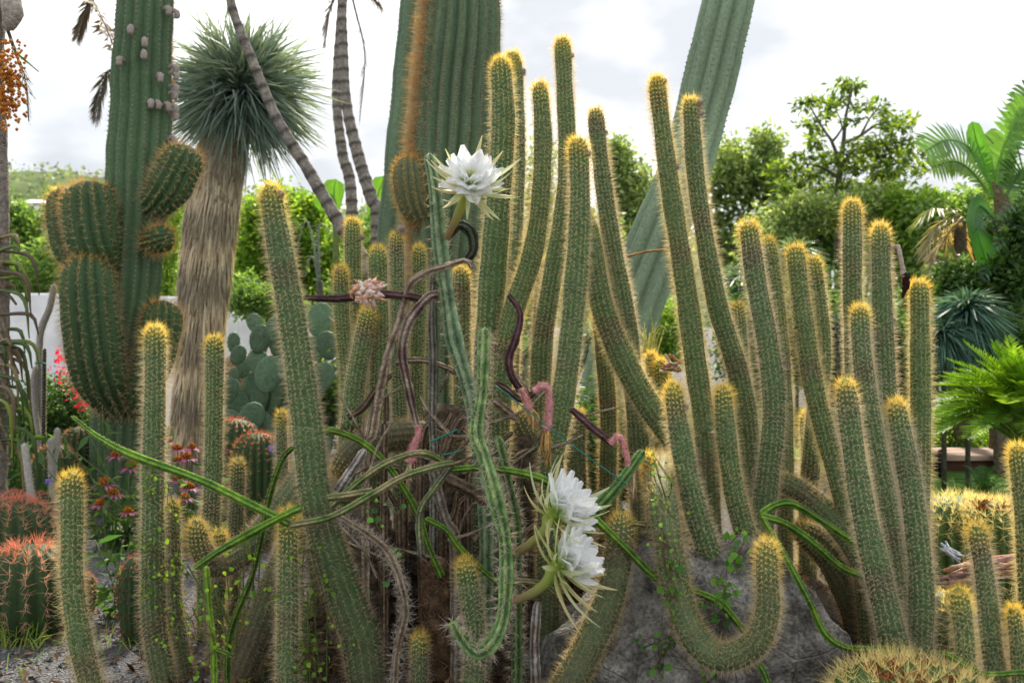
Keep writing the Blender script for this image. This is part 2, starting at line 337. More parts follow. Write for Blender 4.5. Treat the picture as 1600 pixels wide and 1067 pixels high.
a = Acc(); p0, p1 = P(1440, 712, 7.2), P(1471, 710, 7.2); add_tube(a, [p0, p1], 0.018, (1, 1, 1), seg=8, ds=0.2); a.build('rail', M_metal, rl)

# garden wall (white, rendered) and far houses
def wallbox(name, label, x0, x1, y0, d, thick=0.25, col=(0.78, 0.79, 0.80), cat='wall'):
    a, b = P(x0, y0, d), P(x1, y0, d); acc = Acc(); box(acc, ((a[0]+b[0])/2, d+thick/2, a[2]/2-0.05), (b[0]-a[0], thick, a[2]+0.1), col)
    return tag(acc.build(name, M_paint, None, False), label, cat)
wl = thing('garden_wall', 'white rendered garden wall stepping down behind the armed cactus and yucca', 'wall', P(120, 560, 11)*A(1, 1, 0))
for k, (xa, xb, yt) in enumerate([(-60, 105, 458), (105.3, 300, 463), (300.3, 372, 487), (372.3, 392, 500)]):
    p, q = P(xa, yt, 11), P(xb, yt, 11); acc = Acc(); box(acc, ((p[0]+q[0])/2, 11.12+0.003*k, p[2]/2-0.05), (q[0]-p[0], 0.24, p[2]+0.1), (0.80, 0.81, 0.83)); acc.build('wall_section', M_paint, wl, False)
p, q = P(500, 560, 9.5), P(532, 560, 9.5)
acc = Acc(); box(acc, ((p[0]+q[0])/2, 9.6, 0.38), (q[0]-p[0], 0.2, 0.9), (0.80, 0.81, 0.83)); tag(acc.build('gate_pillar', M_paint, None, False), 'low white pillar behind the prickly pear pads', 'pillar')
for (xa, xb, yt, yb, d, ro, lab) in [(12, 60, 318, 352, 60, 306, 'small white house with pale flat roof below the hill'), (58, 150, 405, 440, 32, 368, 'white house with sloping white roof behind the garden wall'), (1205, 1330, 265, 300, 60, 258, 'pale house half hidden behind the umbrella tree')]:
    p, q = P(xa, yt, d), P(xb, yt, d); hs = thing('house', lab, 'house', ((p[0]+q[0])/2, d, 0))
    acc = Acc(); box(acc, ((p[0]+q[0])/2, d+2, p[2]/2), (q[0]-p[0], 4, p[2]), (0.82, 0.82, 0.82)); wo = acc.build('wall', M_paint, hs, False)
    zt = P(0, ro, d)[2]; e = 0.3; x0, x1 = p[0]-e, q[0]+e; V = A((x0, d-e, p[2]+0.01), (x1, d-e, p[2]+0.01), (x1, d+4+e, p[2]+0.01), (x0, d+4+e, p[2]+0.01), (x0+0.8, d+2, zt), (x1-0.8, d+2, zt))
    mesh('roof', V, [np.array([[0, 1, 5, 4], [2, 3, 4, 5], [3, 2, 1, 0]]), np.array([[1, 2, 5], [3, 0, 4]])], M_paint, hs, np.tile((0.72, 0.71, 0.70), (6, 1)), False)
    for k in range(2):
        xc = lerp(p[0], q[0], 0.3+0.4*k); acc = Acc(); box(acc, (xc, d-0.01, p[2]*0.72), (0.9, 0.06, min(1.0, p[2]*0.3)), (0.05, 0.06, 0.07)); acc.build('window', M_paint, hs, False)

# ---------------------------------------------------------------- trees, shrubs and leafy plants behind
def tree(name, label, cat, trunks, clumps, n, ln, wd, ca, cb, barkc=(0.16, 0.13, 0.10), group=None, nsub=26, sig=0.22, up=0.4, shell=0.5, hang=0.0):
    b = trunks[0][0][-1]; t = thing(name, label, cat, (b[0], b[1], max(0, float(gh(b[0], b[1])))), group)
    a = Acc()
    for pts, r in trunks: add_tube(a, pts, r, barkc, seg=7, ds=0.12, rough=0.05)
    a.build('trunk' if cat == 'tree' else 'stem', M_bark, t)
    pos, dr = clump_points(n, clumps, nsub, sig, shell); z = pos[:, 2] > gh(pos[:, 0], pos[:, 1])+0.02; pos = pos[z]; dr = dr[z]
    V, F, c = leaves(pos, ln, wd, ca, cb, up=up, out=dr, outw=0.6, hang=hang)
    stuff(mesh('crown' if cat == 'tree' else 'foliage', V, F, M_leaf, t, c)); return t
def E(x, y, d, rx, ry, rd=None): return (P(x, y, d), A(px(rx, d), px(rd or rx, d), px(ry, d)))
def trunkpts(x, ytop, d, dx=0): p = P(x, ytop, d); return [p, (p[0]+px(dx, d)*0.5, d, p[2]*0.5), (p[0]+px(dx, d), d, -0.1)]
BRIGHT, MIDG, DARK, PALE = ((0.10, 0.22, 0.03), (0.38, 0.52, 0.08)), ((0.08, 0.17, 0.045), (0.29, 0.42, 0.12)), ((0.03, 0.08, 0.02), (0.13, 0.23, 0.07)), ((0.14, 0.22, 0.09), (0.42, 0.50, 0.22))
SH = [ # label, x, ytop of trunk, d, clumps, n, leaf length, palette
 ('dark green tree rising beside the white house left of the armed cactus', 'tree', 60, 400, 20, [(40, 395, 45, 55), (15, 350, 40, 40), (105, 330, 40, 30), (70, 430, 60, 40)], 4200, 0.16, MIDG),
 ('loose green bush between the white wall and the epiphyte trunk', 'shrub', 90, 470, 13, [(80, 420, 50, 45), (30, 440, 40, 40)], 2600, 0.10, MIDG),
 ('dense bush with red blossoms at the foot of the white wall', 'shrub', 100, 700, 7.2, [(95, 640, 55, 60), (120, 700, 50, 60), (50, 690, 60, 60)], 5200, 0.055, DARK),
 ('bright green bush seen left of the yucca trunk', 'shrub', 255, 440, 13.5, [(255, 420, 34, 60), (215, 470, 40, 40), (265, 330, 30, 60)], 3000, 0.10, BRIGHT),
 ('bright lime bush seen right of the yucca trunk', 'shrub', 395, 430, 12.5, [(392, 400, 40, 70), (430, 350, 45, 60), (380, 470, 40, 40)], 4600, 0.11, BRIGHT),
 ('dark rounded bush above the prickly pear', 'shrub', 400, 480, 10.3, [(395, 465, 48, 30), (440, 480, 40, 28)], 2600, 0.07, MIDG),
 ('bright green bush behind the leaning palm trunk', 'shrub', 500, 420, 13, [(480, 400, 50, 60), (530, 420, 50, 50), (470, 330, 40, 30)], 5600, 0.11, BRIGHT),
 ('mid green bush below the paired palm trunks', 'shrub', 590, 400, 12, [(590, 395, 50, 60), (640, 450, 60, 70), (560, 470, 60, 50)], 5200, 0.10, MIDG),
 ('dark undergrowth bush behind the dead stems', 'shrub', 650, 640, 7.5, [(640, 600, 130, 90), (500, 620, 70, 70), (760, 600, 90, 90)], 5600, 0.08, DARK),
 ('pale green bush behind the tallest cactus columns', 'shrub', 840, 400, 12, [(830, 330, 60, 120), (900, 420, 90, 100), (820, 480, 60, 80)], 5200, 0.10, MIDG),
 ('feathery pale tree right of the central columns', 'tree', 985, 300, 16, [(975, 290, 40, 60), (1000, 340, 50, 60), (960, 250, 25, 40)], 3600, 0.13, PALE),
 ('bright green bush under the leaning blue column', 'shrub', 1040, 520, 8.5, [(1045, 520, 45, 55), (1000, 560, 40, 60)], 3000, 0.06, BRIGHT),
 ('tall pale-leaved tree between the blue column and the umbrella tree', 'tree', 1165, 300, 15, [(1150, 285, 45, 60), (1195, 260, 32, 50), (1120, 330, 40, 60), (1200, 330, 50, 50), (1160, 370, 60, 50)], 7200, 0.13, PALE),
 ('dark leafy tree below the umbrella tree', 'tree', 1290, 390, 14, [(1260, 390, 60, 36), (1340, 372, 60, 36), (1400, 355, 55, 36), (1290, 352, 50, 34), (1230, 420, 60, 60)], 6200, 0.12, MIDG),
 ('yellow-green bush right of the umbrella tree', 'shrub', 1425, 350, 12, [(1425, 330, 45, 40), (1470, 330, 40, 30), (1400, 400, 50, 50)], 4200, 0.10, BRIGHT),
 ('dark hedge bush behind the right-hand columns', 'shrub', 1290, 560, 8, [(1270, 520, 70, 90), (1360, 560, 80, 90), (1180, 540, 60, 90), (1430, 590, 50, 50)], 7600, 0.07, DARK),
 ('dark rounded shrub beneath the bird of paradise plant', 'shrub', 1560, 440, 7.4, [(1500, 440, 40, 36), (1580, 430, 46, 46), (1545, 520, 90, 50), (1480, 560, 40, 40), (1600, 360, 34, 40)], 6400, 0.075, DARK),
 ('dense mid green foliage wall behind the bird of paradise', 'shrub', 1540, 400, 11.5, [(1452, 345, 40, 40), (1520, 335, 60, 45), (1600, 330, 60, 60), (1560, 420, 90, 80), (1460, 430, 60, 70), (1490, 520, 90, 70)], 7000, 0.11, MIDG),
 ('pale bush beneath the spreading umbrella tree', 'shrub', 1330, 420, 12.4, [(1260, 330, 50, 36), (1330, 330, 60, 30), (1385, 325, 50, 30), (1210, 380, 50, 60)], 4600, 0.10, PALE),
 ('broad green bush along the lawn beyond the cycad', 'shrub', 1760, 420, 10.5, [(1700, 380, 80, 80), (1790, 420, 90, 100), (1740, 520, 100, 60)], 3600, 0.11, MIDG),
 ('tall green tree beyond the lawn past the cycad', 'tree', 1900, 330, 13, [(1860, 290, 90, 80), (1960, 310, 80, 90), (1900, 400, 110, 70)], 3600, 0.14, MIDG),
 ('low green plants at the edge of the lawn', 'shrub', 1520, 700, 8.3, [(1520, 690, 60, 22), (1590, 700, 50, 25), (1480, 680, 30, 30)], 2600, 0.05, BRIGHT),
 ('low dark bush behind the diagonal old stems', 'shrub', 900, 740, 5.2, [(880, 700, 120, 90), (1020, 700, 120, 80)], 5200, 0.05, DARK)]
for lab, cat, x, yt, d, cl, n, ln, pal in SH:
    tree('leafy_tree' if cat == 'tree' else 'leafy_shrub', lab, cat, [(trunkpts(x, yt, d, 6), [0.03, 0.05, 0.07] if cat == 'shrub' else [0.05, 0.12, 0.2])]+[([lerp(P(x, yt, d), P(cx, cy, d), 0.9), P(x, (yt+HOR+200)/2, d)], [0.012, 0.03]) for cx, cy, _, _ in cl], [E(cx, cy, d, rx, ry) for cx, cy, rx, ry in cl], int(n*2.4) if cat == 'tree' else int(n*1.9), ln*0.8, 0.5, *pal, nsub=60, shell=0.35, sig=0.20)
# red blossoms on the dense bush, white blossoms on the pale tree, red tips
def blossoms(parent_label, pts, n, s, col, sp):
    t = next(o for o in bpy.data.objects if o.get('label') == parent_label); pos = np.vstack([P(x, y, d)+rng.normal(0, sp, (n, 3)) for x, y, d in pts])
    V, F, c = leaves(pos, s, 0.8, col, np.array(col)*1.2, up=0.1); o = mesh('blossoms', V, F, M_petal, t, c); stuff(o)
blossoms('dense bush with red blossoms at the foot of the white wall', [(95, 560, 6.8), (85, 582, 6.8), (105, 590, 6.8), (120, 630, 6.7), (138, 632, 6.7), (112, 605, 6.75), (88, 552, 6.8)], 14, 0.035, (0.75, 0.02, 0.07), 0.03)
blossoms('tall pale-leaved tree between the blue column and the umbrella tree', [(1148, 320, 13.5), (1165, 335, 13.5), (1185, 345, 13.5), (1212, 325, 13.5), (1240, 330, 13.4), (1125, 330, 13.5)], 14, 0.065, (0.75, 0.78, 0.85), 0.14)
# the umbrella-shaped tree: limbs drawn out, tufts of leaves at the twig ends
d = 13.0
L0 = [([(1311, 285), (1313, 262), (1318, 220), (1322, 180), (1332, 138)], 5), ([(1313, 262), (1300, 222), (1285, 200), (1262, 160)], 3.2), ([(1300, 222), (1316, 200), (1308, 175)], 2.2), ([(1318, 225), (1345, 212), (1370, 195), (1395, 190)], 3), ([(1313, 262), (1335, 235), (1370, 225), (1415, 232)], 3), ([(1312, 280), (1285, 262), (1255, 255)], 3), ([(1355, 300), (1370, 275), (1400, 255), (1430, 262)], 3), ([(1345, 212), (1362, 180), (1375, 170)], 2)]
tr = [([P(x, y, d) for x, y in reversed(pl)] , np.linspace(px(w0*0.35, d), px(w0, d), len(pl))) for pl, w0 in L0]
tr[0] = (tr[0][0]+[A(P(1311, 285, d)[0], d, 1.4), A(P(1311, 285, d)[0]+0.1, d, -0.1)], list(tr[0][1])+[0.06, 0.09])
tufts = [(1332, 134, 24, 8), (1315, 132, 16, 7), (1260, 160, 22, 10), (1295, 165, 16, 10), (1308, 155, 14, 7), (1265, 198, 20, 12), (1290, 178, 14, 8), (1330, 165, 14, 7), (1360, 165, 16, 8), (1377, 172, 16, 12), (1333, 188, 14, 7), (1395, 192, 26, 12), (1410, 197, 18, 8), (1270, 222, 18, 10), (1345, 225, 22, 9), (1390, 225, 36, 16), (1420, 240, 24, 14), (1255, 250, 22, 10), (1290, 248, 26, 10), (1320, 240, 20, 8), (1370, 250, 30, 12), (1400, 262, 34, 12), (1440, 262, 18, 10), (1340, 262, 26, 8), (1270, 275, 30, 12), (1215, 270, 26, 14), (1240, 290, 30, 14), (1330, 292, 30, 10), (1300, 300, 40, 14), (1380, 290, 40, 14)]
t = tree('umbrella_tree', 'spreading tree with open layered branches rising above the right-hand foliage', 'tree', tr, [(P(x, y, d+rng.uniform(-0.5, 0.5)), A(px(rx, d), px(rx, d), px(ry, d))) for x, y, rx, ry in tufts], 4200, 0.11, 0.40, (0.05, 0.11, 0.03), (0.30, 0.40, 0.06), barkc=(0.12, 0.11, 0.09), nsub=14, sig=0.3, up=0.5, shell=0.2, hang=0.4)

# palm trunks with rings
def palm(label, pts, wds, d, fr=(), group=None):
    P3 = [P(x, y, d) for x, y in pts]; b = P3[-1]
    if b[2] > 0: P3.append(A(b[0]+0.08*(b[0]-P3[-2][0]), d, -0.1)); wds = list(wds)+[wds[-1]*1.1]
    t = thing('palm', label, 'palm', (P3[-1][0], d, 0), group); ax = Axis(P3, [px(w, d)/2 for w in wds]); q = np.arange(0, ax.L, 0.028); C, R, T, N, B = ax.at(q)
    ring = np.where((np.arange(len(q)) % 4) == 0, 1.10, 1.0)*rng.uniform(0.96, 1.03, len(q)); seg = 12; th = np.arange(seg)*2*math.pi/seg
    V = (C[:, None]+(R*ring)[:, None, None]*(np.cos(th)[None, :, None]*N[:, None]+np.sin(th)[None, :, None]*B[:, None])).reshape(-1, 3)
    i = np.arange(len(q)-1)[:, None]*seg; j = np.arange(seg)[None]; F = np.stack([i+j, i+seg+j, i+seg+(j+1) % seg, i+(j+1) % seg], -1).reshape(-1, 4)
    c = np.repeat(np.where((np.arange(len(q)) % 4)[:, None] == 0, A(0.10, 0.085, 0.075), A(0.30, 0.27, 0.24))*rng.uniform(0.8, 1.15, (len(q), 1)), seg, 0)
    mesh('trunk', V, F, M_bark, t, c)
    if pts[0][1] < 0:                                        # green crown above the trunk, higher than the picture shows
        for k in range(11):
            an = k*0.571+rng.normal(0, 0.15); el = rng.uniform(0.1, 0.9); u = A(math.cos(an)*math.cos(el), math.sin(an)*math.cos(el), math.sin(el)); c0 = P3[0]; frond('frond', [c0+u*0.85+A(0, 0, -0.05), c0+u*0.5+A(0, 0, 0.12), c0], 0.22, (0.08, 0.16, 0.04), t, hang=0.4, n=30)
    for fp, ll, cc in fr:
        frond('dead_frond', [P(x, y, d) for x, y in fp], ll, cc, t, hang=1.0, n=60, lw=0.07)
    return t
def frond(name, pts, ll, cc, parent, hang=0.3, n=34, up=A(0, 0, 1), wdr=0.012, lw=0.05, m=None, jag=0.15, vshape=0.35, sweep=0.6):
    """pinnate leaf: rachis plus two rows of leaflets; points run tip -> base"""
    ax = Axis(pts, [wdr*0.25, wdr*0.6, wdr] if len(pts) == 3 else np.linspace(wdr*0.25, wdr, len(pts))); a = Acc(); cc = np.asarray(cc, float)
    V, F, q = tube(pts, ax.R[np.linspace(0, len(ax.R)-1, len(pts)).astype(int)], seg=5, ds=max(0.03, ax.L/16)); a.add(V, F[0], cc*0.9); a.F4.append(F[1])
    q = np.linspace(0.0, ax.L*0.94, n); C, R, T, N, B = ax.at(q); side = norm(np.cross(T, up)); nn = np.cross(side, T)
    f = np.sin(np.clip(q/ax.L, 0.02, 1)*math.pi*0.92+0.12)**0.6
    for sg in (-1, 1):
        dd = norm(side*sg+T*sweep+nn*vshape-A(0, 0, hang)*rng.uniform(0.5, 1.3, (n, 1))+rng.normal(0, jag, (n, 3))); l = (ll*f*rng.uniform(0.75, 1.1, n))[:, None]
        wv = norm(np.cross(dd, nn))*l*lw; V = np.stack([C, C+dd*l*0.45+wv, C+dd*l-A(0, 0, 1)*l*0.12, C+dd*l*0.45-wv], 1).reshape(-1, 3); b = np.arange(n)[:, None]*4
        a.add(V, np.concatenate([b+[[0, 2, 1]], b+[[0, 3, 2]]]), np.repeat(cc*rng.uniform(0.7, 1.25, (n, 1)), 4, 0))
    return a.build(name, m or M_blade, parent)
DRY = (0.20, 0.15, 0.11)
palm('leaning slender ringed palm trunk crossing in front of the yucca crown', [(300, -260), (325, -130), (352, -40), (365, 20), (392, 90), (430, 180), (475, 255), (528, 345), (575, 418), (605, 490)], [13, 13, 14, 14, 15, 16, 18, 21, 22, 23], 6.5)
palm('straight slender grey palm trunk with withered fronds at its top', [(545, -280), (542, -140), (537, -40), (534, 20), (528, 100), (526, 160), (535, 240), (550, 330)], [15, 15, 15, 15, 15, 14, 16, 18], 9.0, [([(508, 75), (512, 30), (530, -30)], 0.16, DRY), ([(562, 190), (570, 90), (556, 20), (540, -40)], 0.15, (0.07, 0.06, 0.055)), ([(596, 10), (580, -10), (545, -40)], 0.2, DRY)])
palm('curved slender palm trunk bending towards the central giant cactus', [(515, -300), (525, -150), (532, -40), (536, 60), (541, 160), (560, 245), (580, 310), (592, 365)], [13, 13, 13, 14, 16, 19, 20, 24], 8.6)
palm('hidden palm whose dry brown frond hangs beside the armed cactus', [(190, 120), (188, 200), (190, 300)], [10, 12, 14], 8.4, [([(100, -60), (150, 10), (185, 95), (190, 130)], 0.26, DRY), ([(150, 190), (165, 120), (188, 105)], 0.2, (0.15, 0.13, 0.11)), ([(120, 60), (135, 20), (150, -10)], 0.2, DRY)])

# yucca: ball of stiff blue-green leaves on a trunk wrapped in dry leaf skirt
def leafball(name, center, rx, n, ln, wd, ca, cb, parent, droop=0.25, lo=-0.75, rand=0.1):
    u = norm(rng.normal(size=(n*3, 3))); u = u[u[:, 2] > lo][:n]; n = len(u); l = (ln*rng.uniform(0.66, 1.1, n))[:, None]
    base = center+u*rx*0.12+rng.normal(0, rx*0.14, (n, 3)); sd = norm(np.cross(u, rng.normal(size=(n, 3)))); h = wd/2; g = A(0, 0, -1)
    m1 = base+u*l*0.5+g*l*droop*0.12; tp = base+u*l+g*l*droop*0.5
    V = np.stack([base+sd*h*0.6, base-sd*h*0.6, m1+sd*h, m1-sd*h, tp], 1).reshape(-1, 3); b = np.arange(n)[:, None]*5
    F4 = b+[[0, 1, 3, 2]]; F3 = b+[[2, 3, 4]]; c = np.repeat(lerp(ca, cb, rng.uniform(size=(n, 1)))*rng.uniform(0.75, 1.15, (n, 1)), 5, 0)
    return stuff(mesh(name, V, [F3, F4], M_blade, parent, c))
d = 7.2
yu = thing('yucca', 'tall yucca with blue-green leaf ball and thick straw-coloured shaggy trunk', 'yucca', P(297, 750, d)*A(1, 1, 0))
ctr = P(378, 138, d)
leafball('leaf_ball', ctr, 0.5, 2700, px(126, d), 0.016, (0.10, 0.165, 0.16), (0.38, 0.48, 0.47), yu, droop=0.34, lo=-0.92)
pts = [P(362, 175, d), P(348, 240, d), P(334, 320, d), P(322, 420, d), P(312, 540, d), P(298, 680, d), A(P(296, 760, d)[0], d, -0.1)]
ax = Axis(pts, [px(q, d)/2 for q in (60, 80, 86, 84, 70, 58, 56)])
V, F, q = tube(pts, [px(q, d)/2*0.93 for q in (60, 80, 86, 84, 70, 58, 56)], seg=16, ds=0.06, rough=0.03)
mesh('trunk', V, F, M_bark, yu, np.tile((0.30, 0.24, 0.17), (len(V), 1)))
n = 7000; Q = rng.uniform(0.02, ax.L, n); C, R, T, N, B = ax.at(Q); th = rng.uniform(0, 6.283, n)[:, None]; rd = np.cos(th)*N+np.sin(th)*B
pos = C+rd*R[:, None]*0.9; dd = norm(-T+rd*rng.uniform(0.02, 0.13, (n, 1))+rng.normal(0, 0.05, (n, 3))); l = rng.uniform(0.10, 0.26, (n, 1)); sd = np.cross(dd, rd)*0.0055
V = np.stack([pos+sd, pos-sd, pos+dd*l*0.6+sd+rd*0.004, pos+dd*l*0.6-sd+rd*0.004, pos+dd*l], 1).reshape(-1, 3); b = np.arange(n)[:, None]*5
band = 0.75+0.35*np.sin(Q*14+rng.normal(0, 0.5, n)); c = np.repeat(lerp((0.50, 0.40, 0.29), (0.92, 0.82, 0.66), rng.uniform(size=(n, 1)))*np.clip(band, 0.6, 1.1)[:, None], 5, 0)
stuff(mesh('dry_leaf_skirt', V, [b+[[2, 3, 4]], b+[[0, 1, 3, 2]]], M_blade, yu, c))

# teal leaf tufts (agave-like) between the plants
def tuft(label, x, y, d, r, n, wd, ca, cb, name='spiky_tuft', cat='plant', group=None):
    c = P(x, y, d); t = thing(name, label, cat, (c[0], d, 0), group)
    a = Acc(); add_tube(a, [c, A(c[0], d, -0.05)], 0.018, (0.06, 0.06, 0.04), seg=7, ds=0.2); a.build('stem', M_bark, t)
    leafball('leaves', c, 0.1, n, px(r, d), wd, ca, cb, t, droop=1.0, lo=-0.7); return t
TL = ((0.03, 0.09, 0.075), (0.14, 0.26, 0.21))
tuft('spiky teal tuft below the large dark glossy leaf', 1512, 488, 6.8, 80, 620, 0.02, *TL)
tuft('small spiky teal tuft between the right-hand columns and the cycad', 1475, 525, 6.7, 66, 460, 0.018, *TL)
tuft('pale teal tuft peeking between the leaning and upright columns', 1245, 400, 9.0, 60, 300, 0.02, (0.08, 0.16, 0.11), (0.26, 0.36, 0.24))
tuft('pale teal tuft left of the umbrella tree foot', 1160, 440, 8.6, 70, 300, 0.02, (0.06, 0.14, 0.10), (0.22, 0.32, 0.24))
tuft('dark teal tuft behind the right-hand columns at their middle', 1310, 520, 7.0, 60, 300, 0.022, (0.02, 0.06, 0.05), (0.10, 0.18, 0.15))
tuft('pale green tuft seen between the tallest columns', 930, 540, 7.5, 90, 380, 0.018, (0.12, 0.2, 0.12), (0.30, 0.38, 0.26))
tuft('grey-green tuft behind the pink drooping flowers', 815, 560, 7.0, 80, 300, 0.018, (0.10, 0.17, 0.12), (0.26, 0.33, 0.24))

# broad leaves: banana-like blades, whole or torn
def blade(name, pts, wdt, col, parent, torn=False, up=A(0, -0.6, 1), fold=0.25, n=26, prof=0.55):
    """points tip -> base"""
    ax = Axis(pts, 0.01); q = np.linspace(0, ax.L, n+1); C, R, T, N, B = ax.at(q); side = norm(np.cross(T, up)); nn = np.cross(side, T); u = q/ax.L
    wv = wdt*np.clip(np.sin(np.clip(u, 0, 1)**prof*math.pi), 0, 1)**0.7; a = Acc(); col = np.asarray(col, float)
    for sg in (-1, 1):
        if torn:
            for k in range(n):
                c0, c1 = C[k], C[k+1]; w_ = max(wv[k], wv[k+1]); dr = side[k]*sg+nn[k]*fold+T[k]*0.35; dr = dr/np.linalg.norm(dr)
                dp = A(0, 0, -1)*rng.uniform(0.05, 0.35)*w_; g = (c1-c0)*0.06; md = (c0+c1)/2
                V = A(c0+g*0, c1, c1+dr*w_*0.6-g+dp*0.3, c0+dr*w_*0.6+g+dp*0.3, md+dr*w_*rng.uniform(0.85, 1.1)+dp)
                a.add(V, np.array([[0, 1, 2, 3]]), col*rng.uniform(0.75, 1.2)); a.F3.append(np.array([[3, 2, 4]])+a.n-5)
        else:
            e1 = C+(side*sg+nn*fold)*(wv*0.5)[:, None]; e2 = C+(side*sg+nn*fold*0.6)*wv[:, None]*(1+rng.normal(0, 0.02, (n+1, 1)))
            V = np.stack([C, e1, e2], 1).reshape(-1, 3); i = np.arange(n)[:, None]*3
            a.add(V, np.concatenate([i+[[0, 3, 4, 1]], i+[[1, 4, 5, 2]]]), np.tile(np.stack([col*1.35, col, col*0.95]), (n+1, 1)))
    V, F, _ = tube(pts, np.linspace(0.004, 0.014, len(pts)), seg=5, ds=0.05); n0 = a.n; a.add(V, F[0], col*1.5); a.F4.append(F[1]+n0)
    return a.build(name, M_blade, parent)
d = 8.0; base = P(1564, 400, d)
bp = thing('bird_of_paradise', 'tall bird of paradise plant with broad and torn arching leaves', 'plant', (base[0], d, 0))
a = Acc()
for k in range(5): o = rng.uniform(-0.12, 0.12); add_tube(a, [P(1550+k*6, 285+k*6, d), P(1560+k*3, 350, d), A(base[0]+o, d+o, 0)], [0.02, 0.035, 0.06], (0.16, 0.13, 0.07), seg=7, ds=0.1, rough=0.06)
a.build('trunk', M_bark, bp)
for pts, wdt, col, torn, up in [
    ([(1519, 190, 0), (1527, 225, 0), (1545, 275, 0), (1553, 310, 0)], 0.085, (0.10, 0.30, 0.02), False, A(0.2, -1, 0.1)),
    ([(1446, 236, -.1), (1478, 219, -.1), (1515, 232, 0), (1548, 285, 0)], 0.24, (0.12, 0.26, 0.07), True, A(0.1, -1.0, 0.7)),
    ([(1455, 262, .1), (1490, 252, .1), (1520, 270, .1), (1550, 310, 0)], 0.20, (0.15, 0.28, 0.05), True, A(0.1, -1.0, 0.7)),
    ([(1612, 160, 0), (1585, 195, 0), (1565, 240, 0), (1556, 290, 0)], 0.22, (0.13, 0.30, 0.04), True, A(0, -1, 0.4)),
    ([(1538, 210, .3), (1552, 225, .3), (1562, 260, .2), (1560, 300, 0)], 0.14, (0.14, 0.28, 0.07), False, A(0, -1, 0.4)),
    ([(1620, 260, -.2), (1600, 262, -.1), (1580, 290, 0), (1562, 330, 0)], 0.24, (0.08, 0.18, 0.05), True, A(-0.1, -1.0, 0.7)),
    ([(1640, 130, .2), (1605, 140, .2), (1590, 180, .1), (1570, 280, 0)], 0.16, (0.09, 0.22, 0.03), True, A(0, -0.7, 1)),
    ([(1546, 450, -.6), (1538, 400, -.6), (1523, 350, -.5), (1530, 322, -.2), (1555, 345, 0)], 0.135, (0.045, 0.16, 0.025), False, A(0.5, -1, 0.1))]:
    blade('leaf', [P(x, y, d+k) for x, y, k in pts], wdt, col, bp, torn, up)
ph = thing('philodendron', 'dark glossy broad-leaved plant below the bird of paradise', 'plant', (P(1590, 400, 7.6)[0], 7.6, 0))
a = Acc(); add_tube(a, [P(1590, 420, 7.6), A(P(1590, 400, 7.6)[0], 7.6, -0.05)], 0.03, (0.1, 0.1, 0.06), ds=0.2); a.build('stem', M_bark, ph)
for k in range(22):
    x, y = rng.uniform(1540, 1620), rng.uniform(300, 490); s = rng.choice([-1, 1]); dk = 7.6+rng.uniform(-0.3, 0.3)
    frond('leaf', [P(x+s*26, y+20, dk-0.15), P(x+s*12, y, dk-0.1), P(x, y+6, dk), lerp(P(x, y+6, dk), P(1590, 440, 7.6), 0.5)], 0.10, A(0.07, 0.15, 0.085)*rng.uniform(0.7, 1.5), ph, hang=0.25, n=11, up=A(0, -1, 0.7), lw=0.16, wdr=0.008, jag=0.12, sweep=0.8)
dp = thing('dry_palm', 'pale dried palm fronds drooping beside the bird of paradise', 'palm', (P(1490, 420, 8.2)[0], 8.2, 0))
a = Acc(); add_tube(a, [P(1500, 345, 8.2), A(P(1500, 345, 8.2)[0], 8.2, -0.05)], [0.05, 0.09], (0.15, 0.12, 0.09), ds=0.1, rough=0.1); a.build('trunk', M_bark, dp)
for pts, cc in [([(1445, 400), (1462, 355), (1500, 335)], (0.42, 0.38, 0.22)), ([(1470, 430), (1480, 370), (1505, 340)], (0.5, 0.42, 0.26)), ([(1500, 430), (1505, 370), (1508, 345)], (0.45, 0.30, 0.12)), ([(1430, 350), (1460, 325), (1500, 330)], (0.2, 0.26, 0.08)), ([(1452, 420), (1470, 380), (1503, 340)], (0.36, 0.30, 0.2))]:
    frond('dead_frond', [P(x, y, 8.2+rng.uniform(-0.2, 0.1)) for x, y in pts], 0.24, cc, dp, hang=0.8)
bl = thing('banana_plant', 'banana plant with upright leaf behind the paired palm trunks', 'plant', (P(525, 420, 11)[0], 11, 0))
a = Acc(); add_tube(a, [P(525, 330, 11), A(P(525, 330, 11)[0], 11, -0.05)], [0.03, 0.08], (0.15, 0.2, 0.06), ds=0.2); a.build('stem', M_bark, bl)
for pts, wdt in [([(525, 280), (522, 300), (526, 335)], 0.12), ([(500, 330), (510, 310), (526, 340)], 0.1), ([(600, 275), (592, 300), (575, 345)], 0.12)]: blade('leaf', [P(x, y, 11) for x, y in pts], wdt, (0.12, 0.30, 0.03), bl, False, A(0.2, -1, 0.2), n=12)
gp = thing('grey_leaf_palm', 'grey-green arching fronds behind the big leaning column', 'palm', (P(500, 470, 8.5)[0], 8.5, 0))
a = Acc(); add_tube(a, [P(500, 440, 8.5), A(P(500, 440, 8.5)[0], 8.5, -0.05)], 0.03, (0.1, 0.1, 0.08), ds=0.2); a.build('stem', M_bark, gp)
for pts in ([(462, 400), (480, 345), (500, 440)], [(520, 370), (500, 352), (498, 430)], [(478, 430), (488, 400), (500, 450)]): frond('frond', [P(x, y, 8.5) for x, y in pts], 0.10, (0.26, 0.33, 0.30), gp, hang=0.4, n=26)

